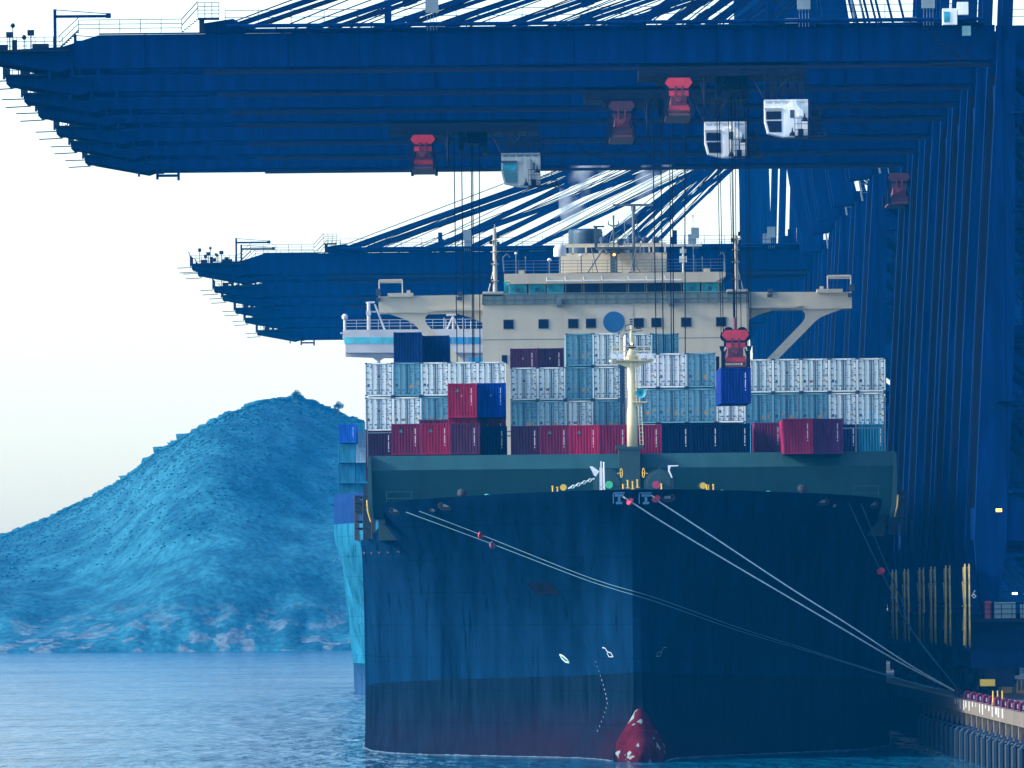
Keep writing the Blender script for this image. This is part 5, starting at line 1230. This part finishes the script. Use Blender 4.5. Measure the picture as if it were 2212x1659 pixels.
# far row of horizontal booms
D2 = [1261, 1284, 1352, 1390, 1451, 1502, 1571]
far = thing('quay_crane', (LX, D2[0], QZ), 'first far quay crane, its lamps and jib standing out against the sky', 'crane', 'row of far blue quay cranes')
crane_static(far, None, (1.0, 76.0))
farB = thing('quay_crane', (LX, D2[3], QZ), 'fourth far quay crane, in the middle of the far booms', 'crane', 'row of far blue quay cranes')
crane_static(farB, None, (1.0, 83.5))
FAR = [far]
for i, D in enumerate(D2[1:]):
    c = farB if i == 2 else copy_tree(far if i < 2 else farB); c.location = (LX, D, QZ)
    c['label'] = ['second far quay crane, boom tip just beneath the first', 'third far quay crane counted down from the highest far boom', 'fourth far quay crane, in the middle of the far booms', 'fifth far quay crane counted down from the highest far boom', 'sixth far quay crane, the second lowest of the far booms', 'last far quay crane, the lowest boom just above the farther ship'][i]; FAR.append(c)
# cranes with raised booms
r0 = thing('quay_crane', (LX-.6, 1085, QZ), 'blue quay crane with raised boom, first one behind the near row', 'crane', 'quay cranes with raised booms')
crane_static(r0, R(9))
r1 = thing('quay_crane', (LX, 1600, QZ), 'x', 'crane', 'quay cranes with raised booms')
crane_static(r1, R(1.2))
for D, dx, l in ((1015, -1.2, 'raised-boom crane partly hidden by the near legs, closest of the raised ones'), (1125, -1.0, 'raised-boom crane just behind the first one after the near row'), (1600, 1.2, 'hazy far crane with raised boom, its edge against the white sky gap'), (1620, 3.2, 'hazy far crane with raised boom, tight beside the white sky gap'), (1165, -.6, 'second raised-boom crane, just left of the first one behind the near row'), (1232, .2, 'third raised-boom crane, left of the second one'), (1640, 3, 'hazy far crane with raised boom bordering the white sky'), (1680, 4.2, 'hazy far crane with raised boom, second from the white sky'), (1730, 5.8, 'hazy far crane with raised boom, third from the white sky'), (1790, 8.5, 'hazy far crane with raised boom, farthest right of the hazy ones')):
    c = (r1 if D == 1600 else copy_tree(r1)) if D > 1590 else copy_tree(r0); c.location = (LX+dx, D, QZ); c['label'] = l
    if D > 1590:
        for ch in list(c.children):
            if ch.name.split('.')[0] in ('forestay', 'boom_ladder'): bpy.data.objects.remove(ch)

# ---------------------------------------------------------------- quay
def quay():
    EX = 35.2
    asph = mat('quay_asphalt', (.055, .055, .06), .85, var=.3, scale=.4)
    m = MB(); m.box(EX+.6, 600, 560, 2600, -2, QZ); m.box(EX, 600, 560, 2600, QZ-.9, QZ-.002)
    tag(m.build('quay', [asph]), 'dark quay deck under the cranes', kind='structure')
    m = MB()
    D = 560; k = 0
    while D < 1100: m.box(EX-.25, EX+.35, D+.06, D+17.9, QZ-.95, QZ+.05); D += 18; k += 1
    D = 566
    while D < 1100: m.box(EX-.05, EX+.6, D, D+.9, QZ-2.0, QZ-.95); D += 9
    tag(m.build('quay_edge_beam', concrete), 'weathered concrete edge beam of the quay', kind='structure')
    m = MB(); rn = random.Random(5)
    for k in range(16): D = 700+k*5.2+rn.random()*2; h = rn.uniform(.25, .8); m.box(EX-.262, EX-.252, D, D+.5+rn.random(), QZ+.03-h, QZ+.04)
    m.build('paint_streak', mark_w, bpy.data.objects['quay_edge_beam'])
    m = MB(); m.box(EX+2.2, EX+2.35, 560, 1400, QZ, QZ+.08); m.box(EX+3.3, EX+3.45, 560, 1400, QZ, QZ+.08); tag(m.build('crane_rail', grey), 'steel crane rails set in the quay deck', kind='structure')
    # fenders
    proto = thing('quay_fender', (EX, 664.7, 0), 'x', 'fender')
    f = MB(); f.box(-.9, -.35, -.2, 3.8, -1.5, 2.2); f.box(-.35, .1, .4, 1.2, .3, 1.7); f.build('fender_panel', black, proto)
    f = MB(); f.box(-1.0, -.78, -.34, -.2, -1.5, 2.2); f.path([(-.9, -.27, 2.15), (-.7, -.27, 2.42), (-.35, -.27, 2.42)], .09, 6); f.build('steel_edge', mat('fender_edge', (.022, .065, .11), .6, spec=.2), proto)
    f = MB(); rn = random.Random(2)
    for q in range(5):
        a = Vector((-.6, .2+q*.7, 2.2)); b = Vector((.2, .8+q*1.2, 3.2))
        pts = [a.lerp(b, t/8)+Vector((0, 0, -.5*math.sin(t/8*math.pi))) for t in range(9)]; f.path(pts, .06, 5)
    f.build('fender_chain', steel_d, proto)
    nf = ['nearest, cut by the lower right corner', 'second', 'third', 'fourth', 'fifth', 'sixth', 'seventh', 'eighth', 'ninth', 'tenth', 'eleventh', 'twelfth', 'thirteenth', 'fourteenth', 'fifteenth', 'sixteenth', 'seventeenth', 'eighteenth', 'nineteenth', 'twentieth']
    for k in range(20):
        o = proto if k == 0 else copy_tree(proto); o.location = (EX, 664.7+k*9.0, 0)
        o['label'] = 'dark rubber fender on the quay wall, '+(nf[k] if k == 0 else nf[k]+' of them'); o['group'] = 'fenders hanging along the quay wall'
    # maroon hoops
    bp = thing('safety_hoop', (EX+.35, 684, QZ+.05), 'x', 'quay hoop')
    f = MB(); pts = [Vector((-.25, 0, 0)), Vector((-.25, 0, .38)), Vector((-.18, 0, .55)), Vector((0, 0, .62)), Vector((.18, 0, .55)), Vector((.25, 0, .38)), Vector((.25, 0, 0))]
    for y in (0, 1.2): f.path([p+Vector((0, y, 0)) for p in pts], .07, 8)
    f.path([Vector((0, 0, .62)), Vector((0, 1.2, .62))], .07, 8); f.box(-.22, .22, .05, 1.1, 0, .5); f.box(-.4, .4, -.15, 1.3, -.05, .03); f.build('hoop_frame', maroon, bp)
    f = MB(); f.box(-.04, .04, .03, .05, .12, .42); f.build('white_label', mark_w, bp)
    od = ['nearest the right edge of the picture', 'second nearest', 'third nearest', 'fourth nearest, beside the yellow posts', 'fifth nearest', 'sixth nearest', 'seventh nearest', 'eighth nearest', 'ninth nearest', 'closest to the mooring ropes']
    for k, D in enumerate((684, 692, 700.5, 709.5, 720, 729, 738.5, 748.5, 759, 769)):
        o = bp if k == 0 else copy_tree(bp); o.location = (EX+.35, D, QZ+.05); o['label'] = 'maroon hoop with white label on the quay edge, '+od[k]; o['group'] = 'maroon hoops along the quay edge'
    def posts(x, D, n, label):
        t = thing('yellow_bollard', (x, D, QZ), label, 'bollard', 'yellow bollards on the quay')
        MB().box(-.45, .45, -.25, .25, 0, .28).build('bollard_base', yellow_o, t)
        for k in range(n):
            px = -.35+k*.7/(n-1); MB().tube((px, 0, .25), (px, 0, 1.15), .07, 8, .05).build('bollard_post', yellow, t)
    posts(EX+.5, 724, 3, 'yellow bollard with three posts on the quay edge between the hoops')
    posts(41.2, 820, 4, 'yellow posts on the quay behind the hoops, left cluster')
    posts(42.2, 815, 3, 'yellow posts on the quay behind the hoops, at the right edge')
    t = thing('cabinet', (P(2175, 1489, 830).x, 830, QZ), 'grey upright cabinet on the quay beside the yellow posts', 'cabinet')
    MB().box(-.33, .33, 0, .6, 0, 1.75).build('cabinet_body', grey, t); MB().box(-.38, .38, -.05, .65, 1.75, 1.83).build('cabinet_roof', mark_d, t); MB().box(-.26, .26, -.02, 0, .15, 1.6).build('cabinet_door', mat('cab_door', (.15, .22, .24), .5), t)
    # mooring bollard where the ropes meet
    t = thing('mooring_bollard', (EX+.25, 786, QZ), 'dark mooring bollard on the quay where the four pale ropes meet', 'bollard')
    MB().lathe((0, 0, 0), (0, 0, 1), [(0, .45), (.08, .45), (.1, .25), (.45, .22), (.5, .38), (.66, .4), (.72, .3)], 16).build('bollard_body', black, t)
    for k, (D, dx) in enumerate(((792, 3.0), (795, 3.4), (799, 3.8))):
        pass
    # terminal tractor at the right edge
    t = thing('terminal_truck', (P(2217, 1475, 905).x, 905, QZ), 'pale blue terminal truck cab cut by the right edge of the picture', 'truck')
    b = MB(); b.prism([(-1.2, .6), (1.2, .6), (1.2, 2.9), (1.05, 3.1), (-1.05, 3.1), (-1.2, 2.9)], 0, 1.8); b.build('cab', mat('truck_pale_blue', (.25, .48, .55), .5), t)
    b = MB(); b.box(-1.0, 1.0, -.04, 0, 1.85, 2.75); b.build('windscreen', glass, t)
    b = MB(); b.box(-1.2, 1.2, -.2, 0, .45, .95); b.build('bumper', white, t)
    b = MB(); b.box(-1.1, 1.1, 1.8, 8, .7, 1.0); b.build('chassis', steel_d, t)
    for s in (-1, 1):
        for y in (.5, 6.5): MB().lathe((s*1.1, y+.5, .5), (-s, 0, 0), [(0, .5), (.3, .5)], 18).build('wheel', black, t)
        MB().box(s*.8-.15, s*.8+.15, -.22, -.2, .6, .78).build('headlight', mark_w, t)
        MB().box(s*1.3-.08, s*1.3+.08, -.2, -.1, 1.9, 2.5).build('mirror', black, t)
quay()

# dock worker ---------------------------------------------------------
def worker():
    loc = P(*ZR(1088, 990), 880); z = QZ
    o = thing('person', (loc.x, 880, z), 'person in green hi-vis jacket and dark trousers on the quay by the crane', 'person')
    vs = [(0, 0, .95), (0, 0, 1.2), (0, 0, 1.42), (0, 0, 1.52), (0, -.02, 1.64), (0, 0, 1.74),
          (.1, 0, .9), (.12, -.03, .5), (.13, 0, .08), (.13, -.13, .04), (-.1, 0, .9), (-.13, .03, .5), (-.15, .1, .08), (-.15, -.03, .04),
          (.19, 0, 1.4), (.25, -.02, 1.12), (.24, -.14, .9), (.24, -.2, .84), (-.19, 0, 1.4), (-.26, .02, 1.12), (-.27, -.1, .9), (-.27, -.16, .84)]
    es = [(0, 1), (1, 2), (2, 3), (3, 4), (4, 5), (0, 6), (6, 7), (7, 8), (8, 9), (0, 10), (10, 11), (11, 12), (12, 13), (2, 14), (14, 15), (15, 16), (16, 17), (2, 18), (18, 19), (19, 20), (20, 21)]
    rs = [.15, .14, .15, .06, .095, .07, .1, .07, .05, .045, .1, .07, .05, .045, .065, .05, .038, .035, .065, .05, .038, .035]
    me = bpy.data.meshes.new('body'); me.from_pydata(vs, es, []); b = bpy.data.objects.new('body', me); C.objects.link(b); b.parent = o
    sk = b.modifiers.new('skin', 'SKIN'); b.modifiers.new('sub', 'SUBSURF').levels = 1
    for i, r in enumerate(rs): me.skin_vertices[0].data[i].radius = (r, r)
    me.skin_vertices[0].data[0].use_root = True
    me.materials.append(cloth)
    MB().lathe((0, 0, .98), (0, 0, 1), [(0, .18), (.1, .18), (.3, .185), (.45, .2), (.5, .1)], 14).build('jacket', hivis, o)
    MB().lathe((0, 0, 1.66), (0, 0, 1), [(0, .13), (.05, .125), (.12, .09), (.15, .02)], 12).build('hard_hat', mark_w, o)
    MB().lathe((0, -.085, 1.6), (0, -1, 0), [(0, .07), (.02, .05)], 10).build('face', skin, o)
worker()

# ---------------------------------------------------------------- mooring ropes
def ropes():
    end = Vector((35.45, 786, QZ+.45))
    G = 'mooring ropes from the bow to the quay'
    def rope(pts_px, D0, D1_, m_, label, r=.06, guards=(), endp=end):
        s = hull_hit(*pts_px[0]) if D0 is None else P(*pts_px[0], D0)
        n = len(pts_px); q = [s+Vector((0, -.3, 0))]
        for i, (u, v) in enumerate(pts_px[1:], 1):
            lo_, hi_ = 700., 830.
            k0 = P(u, v, 1000).x/1000
            # where the sight line meets the vertical plane of the rope, kept clear of the hull
            dx, dy = endp.x-s.x, endp.y-s.y
            yy = (s.x*dy-s.y*dx)/(k0*dy-dx) if abs(k0*dy-dx) > 1e-6 else s.y
            hh = hull_hit(u, v); D_ = min(yy, hh.y-.35) if abs(hh.y-800) > 1e-6 else yy
            q.append(P(u, v, D_))
        q.append(endp)
        fine = []; a0, b0 = s, endp
        for i in range(len(q)-1):
            p0, p1, p2, p3 = q[max(0, i-1)], q[i], q[i+1], q[min(len(q)-1, i+2)]
            for k in range(8):
                t = k/8; fine.append(.5*((2*p1)+(-p0+p2)*t+(2*p0-5*p1+4*p2-p3)*t*t+(-p0+3*p1-3*p2+p3)*t**3))
        fine.append(q[-1])
        for i in range(1, len(fine)-1):
            p = fine[i]; a = p.x*F/p.y; b_ = (p.z-EYE)*F/p.y
            u = CU+a*math.cos(ROLL)-b_*math.sin(ROLL); v = CV-(b_*math.cos(ROLL)+a*math.sin(ROLL))
            hh = hull_hit(u, v)
            if abs(hh.y-800) > 1e-6 and p.y > hh.y-.3: fine[i] = P(u, v, hh.y-.3)
        mb = MB(); mb.path(fine, r, 6); o = mb.build('mooring_rope', m_); tag(o, label, 'rope', G)
        for (gi, gm) in guards:
            a, b = fine[gi], fine[gi+1]; d = (b-a).normalized()
            MB().lathe(a, d, [(-.25, .05), (-.1, .34), (.02, .36), (.08, .05)], 14).build('rat_guard', gm, o)
    rg = mat('rat_guard_red', (.5, .02, .06), .5); rgp = mat('rat_guard_pink', (.35, .12, .2), .6)
    rope([ZH(1700, 88), ZH(1742, 115), ZQ(0, 222), ZQ(265, 383), ZQ(700, 640), ZQ(1050, 845), ZQ(1400, 1050)], None, 0, ropew, 'thick pale rope from the left roller at the bow, with red disc', .062, [(8, rg)])
    rope([ZH(1862, 80), ZH(1890, 98), ZQ(0, 116), ZQ(320, 325), ZQ(750, 610), ZQ(1100, 830), ZQ(1450, 1060)], None, 0, ropew, 'thick pale rope from the right roller at the bow, uppermost of the straight pair', .062, [(8, rg)])
    rope([ZH(445, 178), ZH(950, 365), ZH(1500, 575), ZQ(0, 702), ZQ(450, 860), ZQ(900, 995), ZQ(1300, 1118), ZQ(1550, 1190)], None, 0, ropeb, 'thin slack rope from the port shoulder, lower one of the pair', .032, [(8, rgp)])
    rope([ZH(520, 172), ZH(882, 310), ZH(1500, 555), ZQ(0, 680), ZQ(450, 842), ZQ(900, 985), ZQ(1300, 1113), ZQ(1550, 1185)], None, 0, ropeb, 'thin slack rope from the port shoulder, upper one of the pair', .032, [(8, rg)])
    e2 = Vector((36.3, 800, QZ+.3))
    rope([ZQ(1100, 128), ZQ(1180, 300), ZQ(1285, 520), ZQ(1365, 680), ZQ(1440, 830)], None, 0, mat('rope_dark_blue', (.03, .10, .18), .8), 'dark blue rope dropping steeply from the starboard shoulder, left one', .045, [(16, rg)], e2)
    rope([ZQ(1170, 130), ZQ(1240, 300), ZQ(1325, 510), ZQ(1405, 690), ZQ(1480, 890)], None, 0, mat('rope_dark_blue', (.03, .10, .18), .8), 'dark blue rope dropping steeply from the starboard shoulder, right one', .045, [], e2)
ropes()

# ---------------------------------------------------------------- haze
def haze():
    m = bpy.data.materials.new('harbour_haze'); m.use_nodes = True; n = m.node_tree; n.nodes.remove(n.nodes['Principled BSDF'])
    pv = n.nodes.new('ShaderNodeVolumePrincipled'); pv.inputs['Color'].default_value = (.0, .42, 1, 1); pv.inputs['Density'].default_value = HAZE; pv.inputs['Anisotropy'].default_value = .2
    n.links.new(pv.outputs[0], n.nodes['Material Output'].inputs['Volume'])
    mb = MB(); mb.box(-1520, 1520, -300, 3100, -3.1, 160); tag(mb.build('haze', m), 'blue sea haze filling the harbour air', kind='stuff')
HAZE = .00007
haze()
